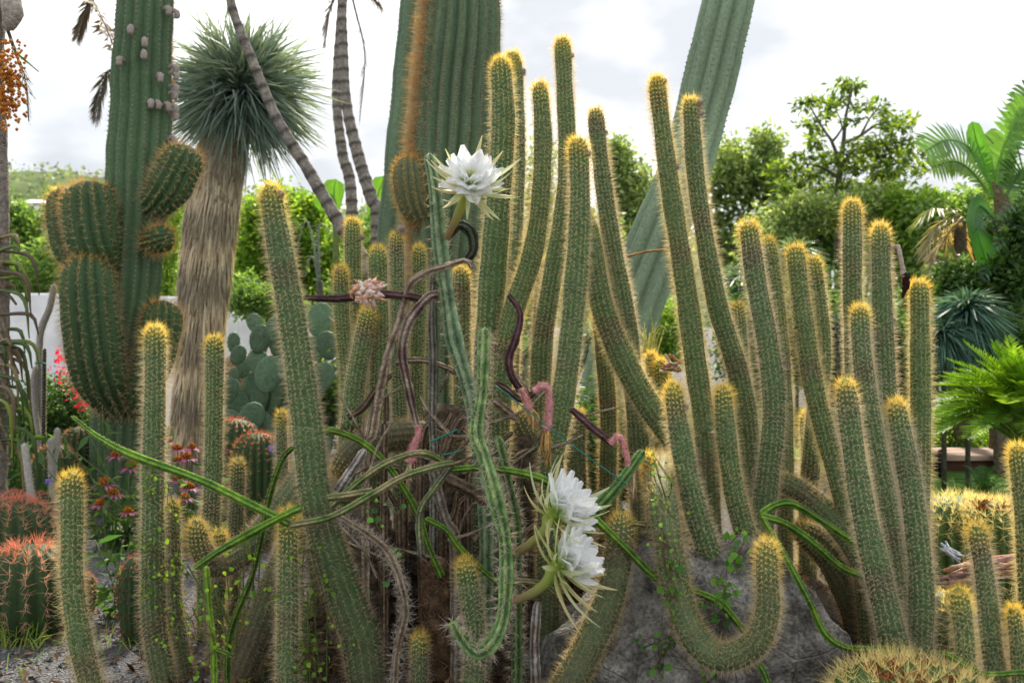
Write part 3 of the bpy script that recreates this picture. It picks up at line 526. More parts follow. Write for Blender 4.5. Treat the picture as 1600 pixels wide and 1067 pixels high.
# cycad with bright feathery fronds
d = 4.9; cb = P(1612, 700, d)
cy = thing('cycad', 'bright green cycad with arching feathery fronds at the lawn edge', 'cycad', (cb[0], d, 0))
a = Acc(); add_tube(a, [cb, A(cb[0], d, -0.05)], [0.07, 0.09], (0.14, 0.10, 0.06), seg=12, ds=0.03, rough=0.1); a.build('trunk', M_bark, cy)
for k in range(84):
    an = rng.uniform(0, 2*math.pi) if k % 2 else rng.uniform(2.4, 4.2); el = rng.uniform(0.22, 1.3); l = rng.uniform(0.48, 0.68); u = A(math.cos(an)*math.cos(el), math.sin(an)*math.cos(el)*0.8, math.sin(el))
    mid = cb+u*l*0.55+A(0, 0, 0.06); tip = cb+u*l+A(0, 0, -0.10*math.cos(el)); lt = rng.uniform()
    frond('frond', [tip, mid, cb+u*0.05], 0.12, lerp((0.08, 0.22, 0.015), (0.30, 0.52, 0.04), lt), cy, hang=0.0, n=46, up=A(-u[0]*0.8, -u[1]*0.8-0.1, 1.0), lw=0.045, wdr=0.006, jag=0.05, vshape=0.45, sweep=0.85)
cb2 = P(1535, 775, 6.4); cy2 = thing('cycad', 'small dark cycad growing in front of the timber step', 'cycad', (cb2[0], 6.4, 0))
a = Acc(); add_tube(a, [cb2, A(cb2[0], 6.4, -0.05)], 0.04, (0.14, 0.10, 0.06), seg=8, ds=0.05); a.build('trunk', M_bark, cy2)
for k in range(16):
    an = rng.uniform(0, 2*math.pi); el = rng.uniform(0.1, 1.2); u = A(math.cos(an)*math.cos(el), math.sin(an)*math.cos(el), math.sin(el)); frond('frond', [cb2+u*0.26+A(0, 0, -0.04), cb2+u*0.15+A(0, 0, 0.02), cb2], 0.06, (0.05, 0.14, 0.03), cy2, hang=0.0, n=26, lw=0.05, wdr=0.004, vshape=0.4)

# ---------------------------------------------------------------- golden-spined cactus columns
YEL, TAN, OLD = A(0.96, 0.82, 0.26), A(0.84, 0.80, 0.67), A(0.50, 0.41, 0.32)
GRN, GRY, BRN = A(0.072, 0.150, 0.052), A(0.088, 0.125, 0.058), A(0.10, 0.08, 0.05)
def bud(parent, p, nrm, s, dark=False):
    """woolly bud scar: pale fluffy knob"""
    nrm = np.asarray(nrm, float)/np.linalg.norm(nrm); n = 130; u = norm(rng.normal(size=(n, 3))+nrm*0.7); V, F, c = spines(np.tile(p, (n, 1))+u*s*0.35, u, np.tile(A(0.1, 0.2, 1), (n, 1)), np.zeros(n), 3, (s*0.5, s*1.0), (0, 0.6), 0.0016, lambda q: np.tile(A(0.55, 0.50, 0.46) if not dark else A(0.30, 0.25, 0.22), (len(q), 1)))
    a = Acc(); a.add(V, F, c); V, F, _ = tube([p+nrm*s*0.9, p+nrm*s*0.4, p], [s*0.25, s*0.5, s*0.45], seg=7, ds=s*0.3); n0 = a.n; a.add(V, F[0], (0.32, 0.26, 0.22)); a.F4.append(F[1]+n0); return a.build('wool_bud', M_wool, parent)
def column(label, pts, wpx, d, old=0.0, buds=(), ribs=15, dens=1.0, ext=True, young=None, group='golden-spined cactus columns'):
    young = rng.uniform(0.045, 0.095) if young is None else young; hue = rng.uniform(0.8, 1.1); kd = rng.uniform(1.5, 2.2)
    dd = np.interp(np.linspace(0, 1, len(pts)), np.linspace(0, 1, len(d)), d) if not np.isscalar(d) else np.full(len(pts), float(d))
    P3 = [P(x, y, k) for (x, y), k in zip(pts, dd)]; wl = list(np.interp(np.linspace(0, 1, len(pts)), np.linspace(0, 1, len(wpx)), wpx)); R = [px(q, k)/2*0.735 for q, k in zip(wl, dd)]
    b = P3[-1]; g = float(gh(b[0], b[1]))
    if ext and b[2] > g:                                   # carry the stem down to the soil
        dr = b-P3[-2]; dr = dr/np.linalg.norm(dr)
        if b[2]-g > 0.1: m = b+dr*0.06; P3.append(A(m[0], m[1], m[2]-0.04*0)); R.append(R[-1])
        e = P3[-1]+A(dr[0], dr[1], 0)*min(0.1, abs(b[2]-g)*0.4); P3.append(A(e[0], e[1], min(g, P3[-1][2]-0.03)-0.05)); R.append(R[-1]*0.95)
    base = P3[-1]; t = thing('torch_cactus', label, 'cactus', (base[0], base[1], float(gh(base[0], base[1]))), group)
    ax = Axis(P3, R); dep = 0.14; ph0 = rng.uniform(0, 6, 3)
    def colf(q, pr):
        y = np.clip(1-q/young, 0, 1)[:, None]; o = np.clip(old+0.55*np.clip((q/ax.L-0.55)/0.45, 0, 1), 0, 1)[:, None]
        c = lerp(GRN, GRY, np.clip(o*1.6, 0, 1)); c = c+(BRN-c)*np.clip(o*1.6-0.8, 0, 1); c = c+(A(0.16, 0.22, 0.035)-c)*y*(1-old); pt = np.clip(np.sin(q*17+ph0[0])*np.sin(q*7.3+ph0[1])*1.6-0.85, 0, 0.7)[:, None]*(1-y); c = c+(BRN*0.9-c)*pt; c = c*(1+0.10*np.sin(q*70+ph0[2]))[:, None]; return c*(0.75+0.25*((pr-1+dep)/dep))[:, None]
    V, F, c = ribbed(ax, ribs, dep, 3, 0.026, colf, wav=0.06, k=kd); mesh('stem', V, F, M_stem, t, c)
    def spc(q):
        y = np.clip(1.25-q/(young*1.3), 0, 1)[:, None]; o = np.clip(old+0.5*np.clip((q/ax.L-0.5)/0.5, 0, 1), 0, 1)[:, None]
        c = TAN+(YEL-TAN)*0.10+(OLD-TAN)*o; return (c+(YEL-c)*y*(1-0.6*old))*A(1, 0.96+0.06*(hue-0.9), hue)
    a = Acc(); po, nr, up, Q = areoles(ax, ribs, dep, 0.0142/dens, k=kd)
    V, F, c = spines(po, nr, up, Q, 6, (0.012, 0.026), (0.55, 1.35), 0.0009, spc, flat=True); a.add(V, F, c)
    V, F, c = spines(po, nr, up, Q, 3, (0.020, 0.042), (0.05, 0.85), 0.00108, spc, flat=True); a.add(V, F, c)
    tp = Q < young*0.6
    V, F, c = spines(po[tp], nr[tp], up[tp], Q[tp], 6, (0.016, 0.034), (0.1, 0.8), 0.0012, spc, flat=True); a.add(V, F, c)
    stuff(a.build('spines', M_spine, t, False))
    yt = Q < young*1.6
    V, F, c = blobs(po[yt], nr[yt], 0.0032*np.clip(1.5-Q[yt]/(young*1.6), 0.5, 1.2), (0.88, 0.78, 0.42)); stuff(mesh('areoles', V, F, M_wool, t, c))
    for bx, by, s in buds:
        k = np.argmin([np.hypot(x-bx, y-by) for x, y in pts]); dk = dd[k]; p = P(bx, by, dk-0.01); q = ax.s[np.argmin(np.linalg.norm(ax.C-p, axis=1))]; C = ax.at(np.array([q]))[0][0]
        nv = p-C; nv[2] += 0.012; rr = np.interp(q, ax.s, ax.R); nv = nv/np.linalg.norm(nv); bud(t, C+nv*rr*0.92, nv, px(s, dk)/2)
    return t
CC = [
 ('solitary upright golden-tipped column rising from the gravel beside the red barrel cacti', [(112, 736), (112, 830), (112, 900), (122, 980), (142, 1067), (155, 1110)], (46, 44, 48), 2.75, 0, ()),
 ('tall slim column with creeper leaves, in front of the armed giant cactus', [(242, 507), (242, 600), (240, 750), (238, 880), (242, 980), (258, 1070)], (42, 46, 52), 3.1, 0, ()),
 ('slim upright column in front of the shaggy yucca trunk', [(335, 524), (335, 650), (331, 780), (325, 870)], (38, 36, 38), 3.6, 0, ()),
 ('thin dark green column hugging the creeper-covered one', [(268, 780), (270, 850), (271, 950), (288, 1050)], (28, 34, 38), 3.2, 0.1, ()),
 ('short shaggy grey head on a bent old stem, crossed by a green vine', [(306, 812), (314, 858), (342, 884), (392, 852), (440, 795), (478, 745)], (38, 50, 60, 64), (3.1, 3.15, 3.3, 3.5), 0.55, ()),
 ('small round golden tip behind the shaggy grey head', [(343, 826), (344, 870), (340, 940)], (26, 30), 3.3, 0.2, ()),
 ('short greyish column among the coneflowers', [(372, 716), (370, 780), (366, 850)], (28, 32), 3.8, 0.5, ()),
 ('very thin short column in front of the prickly pear', [(440, 640), (440, 690), (442, 745)], (20, 24), 3.9, 0.1, ()),
 ('long thick column leaning left, standing over the prickly pear', [(421, 287), (433, 360), (446, 440), (466, 560), (480, 660), (490, 760), (515, 860), (552, 965)], (46, 56, 64, 80), (2.85, 2.95), 0.1, ((442, 308, 16),)),
 ('straight green column under the crossing of the pale vines', [(450, 792), (450, 870), (450, 960), (448, 1067), (447, 1110)], (38, 44, 46), 2.75, 0.05, ()),
 ('old dark furry stem sloping behind the straight column', [(470, 800), (440, 890), (410, 970), (370, 1070)], (56, 62, 64), 3.1, 0.7, ()),
 ('slim column with a bud at its shoulder, tallest behind the withered pink flower', [(551, 340), (552, 400), (552, 470), (555, 560)], (32, 34), 4.2, 0.05, ((568, 374, 15),)),
 ('short column with a grey bud on its face, left of the withered pink flower', [(532, 414), (535, 500), (543, 580), (545, 680)], (30, 34), 4.0, 0.05, ((530, 432, 12),)),
 ('bright golden-crowned column directly behind the withered pink flower', [(590, 384), (592, 470), (592, 600), (590, 700)], (38, 40), 3.75, 0, ()),
 ('slim column crowned by a woolly scar behind the dead arching stem', [(620, 362), (620, 450), (622, 560), (625, 700)], (30, 32), 4.1, 0.05, ((626, 366, 20),)),
 ('thin column half hidden beside the spiny green cactus', [(655, 382), (655, 480), (652, 560), (650, 700)], (28, 30), 4.2, 0.05, ()),
 ('leaning ribbed column under the dark horizontal stem', [(578, 478), (566, 540), (556, 600), (548, 670)], (36, 44), 3.7, 0.0, ()),
 ('shadowy column behind the spiny green cactus below the upper white flower', [(720, 416), (721, 470), (722, 560), (725, 680)], (38, 40), 3.7, 0.35, ()),
 ('thick golden-headed column right of the upper white flower', [(782, 90), (786, 200), (778, 330), (769, 430), (764, 530), (760, 640)], (44, 56, 58), 3.35, 0, ()),
 ('slim column hidden behind the thick golden-headed one', [(800, 80), (806, 130), (809, 220), (806, 330), (800, 500)], (32, 34), 3.9, 0, ((815, 118, 18),)),
 ('smooth dark column curving left at its foot beside the thick golden-headed one', [(843, 128), (849, 230), (843, 330), (828, 410), (806, 475), (790, 540)], (34, 42, 46), 3.3, 0.05, ()),
 ('tallest column of all, reaching into the open sky', [(878, 58), (883, 140), (886, 250), (878, 350), (860, 450), (848, 540), (846, 660)], (34, 40, 44), 3.8, 0.05, ((898, 90, 12),)),
 ('thick central column with a woolly bud below its crown', [(903, 214), (906, 300), (903, 400), (895, 500), (882, 600), (866, 700)], (40, 48, 50), 3.1, 0, ((926, 244, 14),)),
 ('long slender column curving right behind the thick central column', [(930, 168), (940, 270), (955, 370), (974, 470), (983, 540), (992, 620), (1000, 710)], (34, 40, 42), 3.55, 0.1, ((952, 210, 10),)),
 ('stout stem bending sharply to the right below the central columns', [(912, 330), (928, 410), (945, 490), (975, 565), (1012, 630), (1055, 690), (1075, 740)], (44, 52, 54), (3.3, 3.35), 0.15, ()),
 ('backlit dark stem behind the foot of the central columns', [(935, 480), (945, 560), (950, 640), (950, 730)], (34, 36), 4.0, 0.35, ()),
 ('dark stem standing behind the bend of the stout stem', [(985, 560), (993, 620), (998, 720)], (42, 42), 3.8, 0.4, ()),
 ('dark stem with glowing edges below the tallest column', [(858, 400), (850, 470), (846, 560), (844, 650)], (40, 44), 4.05, 0.4, ()),
 ('tall column leaning left in front of the leaning blue column', [(1025, 118), (1034, 200), (1052, 320), (1068, 430), (1080, 510), (1092, 600), (1102, 670)], (34, 44, 48), 3.35, 0.05, ((1041, 130, 12), (1062, 262, 14))),
 ('tall column with two woolly buds at its tip beside the leaning blue column', [(1078, 152), (1086, 260), (1102, 380), (1122, 480), (1150, 570), (1166, 650), (1174, 720)], (34, 42, 46), 3.5, 0.05, ((1097, 165, 20), (1104, 180, 18))),
 ('short golden column in the gap between the woolly-budded and S-curved columns', [(1152, 472), (1158, 560), (1166, 650), (1168, 720)], (30, 34), 4.1, 0, ((1164, 470, 8),)),
 ('sturdy S-curved column with a bright golden crown', [(1168, 345), (1180, 430), (1200, 540), (1209, 640), (1201, 740), (1194, 795)], (38, 46, 48), 3.2, 0, ()),
 ('slim column pressed behind the S-curved column', [(1198, 370), (1210, 440), (1220, 550), (1226, 640), (1226, 720)], (32, 36), 3.6, 0.05, ()),
 ('long straight column slanting down to the right past the boulder', [(1242, 382), (1251, 470), (1271, 600), (1296, 700), (1322, 790), (1345, 880)], (36, 42, 46), 3.2, 0.05, ()),
 ('glowing backlit column pressed behind the slanting one', [(1268, 400), (1280, 480), (1284, 560), (1275, 640), (1266, 740)], (34, 38), 3.8, 0, ()),
 ('short backlit stem in the gap under the slanting column', [(1262, 640), (1264, 700), (1262, 780)], (34, 38), 3.9, 0, ()),
 ('golden-headed column tallest of the right-hand group', [(1331, 312), (1332, 400), (1333, 500), (1336, 620)], (38, 40), 3.6, 0, ()),
 ('column with a withered flower hanging from its shoulder', [(1375, 348), (1378, 450), (1382, 560), (1386, 640), (1390, 760)], (38, 44), 3.4, 0.05, ((1398, 505, 14),)),
 ('straight broad column standing nearest the cycad', [(1436, 436), (1438, 550), (1438, 680), (1436, 800)], (38, 44), 3.4, 0, ()),
 ('mid-height column in front of the tallest right-hand one', [(1343, 476), (1348, 560), (1360, 650), (1384, 770), (1405, 900)], (38, 44), 3.1, 0, ()),
 ('long front column with a round bright crown leaning left over the boulder', [(1320, 592), (1331, 680), (1350, 800), (1374, 910), (1400, 1015)], (40, 50, 60), 2.75, 0, ()),
 ('long front column beside the golden barrel, thickening to its foot', [(1399, 624), (1416, 720), (1431, 820), (1441, 920), (1436, 1025)], (40, 48, 52), 2.8, 0, ()),
 ('stubby upright column above the boulder', [(1129, 602), (1134, 680), (1146, 760), (1164, 830)], (36, 42, 46), 3.0, 0, ()),
 ('stubby column with a pale bud, left of the other stubby one', [(1051, 596), (1060, 670), (1080, 770), (1112, 875)], (38, 46, 52), 2.9, 0, ((1080, 638, 14),)),
 ('thick stem curled into a U on the boulder with its golden tip upright', [(1198, 842), (1198, 900), (1199, 955), (1180, 1005), (1130, 1028), (1088, 1000), (1060, 930), (1046, 850), (1036, 785), (1032, 748), (1036, 728), (1046, 735), (1054, 775), (1058, 830)], (44, 50, 56, 60, 58, 56, 54, 48), (2.5, 2.5, 2.5, 2.52, 2.56, 2.6, 2.66, 2.72, 2.8, 2.92, 3.1, 3.32, 3.45, 3.48), 0.45, ()),
 ('dark stem sprawling across the gap above the boulder', [(1205, 745), (1255, 770), (1300, 810), (1345, 870), (1385, 950)], (44, 50), (3.3, 3.1), 0.35, ()),
 ('old furry stem in deep shade behind the boulder crest', [(1240, 820), (1290, 860), (1330, 930), (1350, 1000)], (60, 70), 3.3, 0.75, ()),
 ('furry stem arching down the boulder under the white flowers', [(972, 800), (966, 860), (952, 935), (922, 1005), (885, 1075)], (52, 62, 66), (2.8, 2.66), 0.55, ()),
 ('short column with a rich golden crown inside the loop of the spiny cactus', [(724, 872), (734, 930), (742, 990), (740, 1070), (738, 1110)], (42, 46), 2.8, 0, ()),
 ('small greenish tip beside the dead spiny vine', [(655, 988), (655, 1030), (655, 1090)], (30, 36), 2.9, 0.2, ()),
 ('tiny golden-tipped offset at the foot of the bent stout stem', [(1032, 560), (1033, 590), (1036, 640)], (30, 30), 3.7, 0, ()),
 ('tiny golden offset leaning beside the dried flower', [(1016, 550), (1020, 585), (1028, 640)], (26, 28), 3.75, 0, ()),
 ('tiny round golden tip above the U-curled stem', [(1010, 708), (1012, 730), (1016, 770)], (20, 24), 2.95, 0, ()),
 ('medium column in front of the golden barrel cactus', [(1525, 816), (1538, 900), (1548, 1000), (1560, 1067), (1566, 1110)], (36, 42, 44), 2.75, 0, ()),
 ('low column with dotted green crown in front of the medium one', [(1497, 918), (1505, 980), (1512, 1067), (1515, 1110)], (38, 42), 2.55, 0, ()),
 ('golden column cut by the frame edge beside the golden barrel', [(1588, 692), (1598, 780), (1606, 900), (1610, 1010)], (36, 42), 2.85, 0, ()),
 ('low narrow column at the foot of the edge column', [(1583, 946), (1590, 1010), (1596, 1100)], (28, 34), 2.7, 0, ()),
 ('old furry trunk lying under the dead stems', [(520, 745), (560, 700), (620, 680), (690, 690), (740, 760)], (50, 64, 60), (3.4, 3.5), 0.85, ()),
 ('old brown stem behind the drooping pink flowers', [(800, 640), (830, 700), (880, 780), (910, 860)], (54, 60), 3.5, 0.8, ()),
 ('shaded stem rising between the drooping pink flowers and the bent stout stem', [(905, 640), (900, 700), (905, 800)], (36, 40), 3.6, 0.45, ())]
COLS = {}
for e in CC: COLS[e[0]] = column(*e[:4], old=e[4], buds=e[5])
# withered flower hanging from the shoulder of one right-hand column
t = COLS['column with a withered flower hanging from its shoulder']
a = Acc(); add_tube(a, [P(1418, 452, 3.36), P(1416, 440, 3.36)], [0.006, 0.012], (0.03, 0.012, 0.012), seg=7, ds=0.006, rough=0.2); add_tube(a, [P(1410, 465, 3.36), P(1414, 450, 3.36), P(1416, 434, 3.36), P(1411, 428, 3.36)], [0.004, 0.010, 0.013, 0.010], (0.035, 0.014, 0.012), seg=7, ds=0.008, rough=0.2)
add_tube(a, [P(1412, 432, 3.36), P(1408, 405, 3.36), P(1402, 385, 3.37), P(1392, 388, 3.38)], [0.009, 0.008, 0.009, 0.008], (0.50, 0.42, 0.36), seg=7, ds=0.01, rough=0.15)
tag(a.build('withered_flower', M_dry, t), 'dark shrivelled flower on a woolly stalk')

# ---------------------------------------------------------------- giant ribbed cacti
def giant_part(parent, name, P3, R, ribs, dep, sp, K, Ls, colr, spcol, wd=0.0022, s1=None, dots=True, pol=(0.1, 1.0), ds=0.05, young=0.0, ycol=None, k=1.25, sub=4):
    ax = Axis(P3, R)
    def colf(q, pr):
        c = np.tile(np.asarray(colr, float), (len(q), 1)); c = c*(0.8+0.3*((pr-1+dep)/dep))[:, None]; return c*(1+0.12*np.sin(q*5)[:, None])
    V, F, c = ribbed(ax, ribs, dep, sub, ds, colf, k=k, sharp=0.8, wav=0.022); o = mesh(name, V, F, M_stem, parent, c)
    po, nr, up, Q = areoles(ax, ribs, dep, sp, s1=s1, k=k)
    sc = (lambda q: np.tile(spcol, (len(q), 1))) if ycol is None else (lambda q: lerp(np.tile(ycol, (len(q), 1)), np.tile(spcol, (len(q), 1)), np.clip(q/young, 0, 1)[:, None]))
    if K: V, F, c = spines(po, nr, up, Q, K, Ls, pol, wd, sc, flat=True); stuff(mesh('spines', V, F, M_spine, o, c, False))
    if dots: V, F, c = blobs(po, nr, 0.007, (0.32, 0.28, 0.24)); stuff(mesh('areoles', V, F, M_wool, o, c))
    return o, ax
d = 6.0
ga = thing('giant_cactus', 'giant dark green cactus with stubby orange-spined arms on the left', 'cactus', P(176, 800, d)*A(1, 1, 0))
TG = (0.075, 0.135, 0.065); ORS, TNS = A(0.80, 0.42, 0.12), A(0.50, 0.42, 0.32)
pts = [P(228, -160, d), P(228, -40, d), P(224, 60, d), P(219, 200, d), P(212, 330, d), P(203, 440, d), P(190, 560, d), P(182, 680, d), P(178, 780, d), A(P(177, 800, d)[0], d, -0.1)]
tr, tax = giant_part(ga, 'trunk', pts, [px(q, d)/2 for q in (80, 82, 86, 94, 94, 92, 84, 76, 74, 74)], 15, 0.16, 0.030, 3, (0.012, 0.03), TG, TNS*0.8, wd=0.002)
n = 700; Q = rng.uniform(0.3, 1.7, n); C, R, T, N, B = tax.at(Q); rd = norm(A(1, 0.35, 0)+rng.normal(0, 0.12, (n, 3))); V, F, c = spines(C+rd*R[:, None]*0.97, rd, T, Q, 2, (0.015, 0.04), (0.1, 0.9), 0.002, lambda q: np.tile(A(0.78, 0.56, 0.32), (len(q), 1))); stuff(mesh('edge_spines', V, F, M_spine, ga, c, False))
def arm(pts, wd, dz, lab=None, ribs=15, L=(0.035, 0.085), K=8, sp=0.03):
    o, ax = giant_part(ga, 'arm', [P(x, y, d+z) for (x, y), z in zip(pts, dz)], [px(q, d)/2 for q in wd], ribs, 0.2, sp, K, L, (0.045, 0.092, 0.036), A(0.72, 0.60, 0.40), wd=0.0019, young=0.22, ycol=A(0.92, 0.60, 0.22), ds=0.03, dots=False, k=1.0)
    if lab: o['label'] = lab
arm([(140, 284), (142, 330), (150, 380), (168, 415), (190, 430)], (78, 84, 78, 55, 40), (-.18, -.2, -.2, -.12, 0), 'upper left arm swollen like a barrel')
arm([(104, 292), (104, 340), (115, 390), (150, 430), (185, 440)], (52, 60, 60, 45, 35), (.05, .05, .05, .05, .02), 'arm tucked behind the upper left arm')
arm([(138, 400), (138, 460), (145, 530), (156, 590), (178, 630), (190, 640)], (70, 80, 82, 76, 50, 40), (-.25, -.3, -.3, -.25, -.12, -.05), 'large lower left arm')
arm([(296, 228), (284, 255), (266, 290), (245, 315), (225, 325)], (54, 64, 66, 52, 36), (-.15, -.16, -.15, -.1, 0), 'tilted upper right arm')
arm([(272, 368), (258, 372), (242, 376), (222, 382)], (38, 42, 40, 30), (-.18, -.18, -.14, 0), 'tiny right-hand arm pointing sideways')
arm([(255, 470), (252, 510), (238, 570), (215, 620), (195, 640)], (56, 60, 60, 50, 40), (-.1, -.12, -.12, -.1, 0), 'lower right arm half hidden by a slim column')
for x, y in [(211, 103), (225, 62), (241, 75), (240, 93), (256, 128), (266, 148), (275, 142), (247, 165), (262, 173), (275, 180), (268, 215), (277, 105), (280, 115), (274, 138), (279, 166), (263, 25), (268, 22), (254, 172)]:
    q = tax.s[np.argmin(np.abs(tax.C[:, 2]-P(0, y, d)[2]))]; C, R, T, N, B = tax.at(np.array([q])); dx = np.clip((P(x, y, d)[0]-C[0][0])/R[0], -1.0, 1.0); nv = A(dx, -math.sqrt(max(0.02, 1-dx*dx)), 0.0); p = C[0]+nv*R[0]*0.96
    a = Acc(); add_tube(a, [p+nv*0.05+A(0, 0, -0.035), p+nv*0.05+A(0, 0, 0.0), p+nv*0.025+A(0, 0, 0.012), p], [0.017, 0.02, 0.012, 0.01], (0.44, 0.38, 0.35), seg=8, ds=0.012, rough=0.12); b_ = a.build('woolly_bud', M_wool, ga); n = 90; u = norm(rng.normal(size=(n, 3))+nv*0.4); V, F, c = spines(p+nv*0.045+A(0, 0, -0.012)+u*A(0.014, 0.014, 0.024), u, np.tile(A(0.1, 0.2, 1), (n, 1)), np.zeros(n), 2, (0.005, 0.014), (0, 0.8), 0.0018, lambda q: np.tile(A(0.64, 0.57, 0.53), (len(q), 1)), flat=True); stuff(mesh('wool', V, F, M_wool, b_, c, False))
# central giant
d = 5.0
gb = thing('giant_cactus', 'massive grey-green ribbed trunk with golden-spined left edge behind the upper white flower', 'cactus', P(690, 830, d)*A(1, 1, 0))
pts = [P(728, -160, d), P(724, -20, d), P(716, 100, d), P(706, 220, d), P(697, 340, d), P(690, 460, d), P(688, 640, d), A(P(688, 800, d)[0], d, -0.1)]
tr, tax = giant_part(gb, 'trunk', pts, [px(q, d)/2 for q in (112, 118, 128, 132, 120, 110, 105, 105)], 19, 0.24, 0.017, 8, (0.014, 0.042), (0.105, 0.165, 0.09), A(0.42, 0.38, 0.29), wd=0.0021, sub=4)
n = 2600; Q = rng.uniform(0.3, 2.2, n); C, R, T, N, B = tax.at(Q); rd = norm(A(-1, -0.42, 0)+rng.normal(0, 0.24, (n, 3))*A(1, 1, 0.3)); V, F, c = spines(C+rd*R[:, None]*0.96, rd, T, Q, 2, (0.04, 0.105), (0.05, 0.9), 0.0017, lambda q: np.tile(A(0.80, 0.64, 0.40), (len(q), 1))); stuff(mesh('edge_spines', V, F, M_spine, gb, c, False))
o, _ = giant_part(gb, 'arm', [P(640, 246, 4.85), P(641, 280, 4.83), P(648, 320, 4.85), P(664, 350, 4.92)], [px(q, d)/2 for q in (44, 52, 50, 34)], 14, 0.15, 0.02, 8, (0.025, 0.05), (0.10, 0.12, 0.06), A(0.62, 0.45, 0.2), wd=0.002, young=0.15, ycol=A(0.95, 0.6, 0.12), ds=0.02, dots=False, k=1.0); o['label'] = 'small round golden-spined arm'
# blue columns
d = 6.6
gc = thing('blue_cactus', 'smooth blue-green column cactus behind the massive grey-green trunk', 'cactus', P(560, 780, d)*A(1, 1, 0))
giant_part(gc, 'stem', [P(664, -160, d), P(660, -20, d), P(650, 120, d), P(638, 260, d), P(624, 420, d), P(612, 600, d), A(P(605, 780, d)[0], d, -0.1)], [px(q, d)/2 for q in (64, 66, 72, 76, 78, 74, 70)], 8, 0.34, 0.04, 3, (0.004, 0.010), (0.12, 0.19, 0.11), A(0.3, 0.3, 0.25), wd=0.002, ds=0.08)
d = 5.6
gd = thing('blue_cactus', 'leaning blue-green column cactus with few wide ribs against the open sky', 'cactus', P(930, 820, d)*A(1, 1, 0))
giant_part(gd, 'stem', [P(1156, -160, d), P(1140, -10, d), P(1112, 110, d), P(1085, 220, d), P(1045, 330, d), P(1005, 430, d), P(965, 560, d), P(940, 700, d), A(P(930, 800, d)[0], d, -0.1)], [px(q, d)/2 for q in (74, 80, 84, 80, 84, 96, 96, 84, 80)], 9, 0.33, 0.034, 3, (0.003, 0.008), (0.20, 0.28, 0.18), A(0.25, 0.25, 0.22), wd=0.002, ds=0.08)
a = Acc(); add_tube(a, [P(978, 402, 4.6), P(1005, 394, 4.6), P(1045, 390, 4.6)], 0.006, (0.36, 0.2, 0.08), seg=6, ds=0.05); add_tube(a, [P(978, 402, 4.6), P(965, 440, 4.6), A(P(960, 440, 4.6)[0], 4.6, 0)], 0.006, (0.36, 0.2, 0.08), seg=6, ds=0.1); tag(a.build('bent_twig', M_bark, None), 'thin bent brown twig in front of the leaning blue-green column', 'twig')

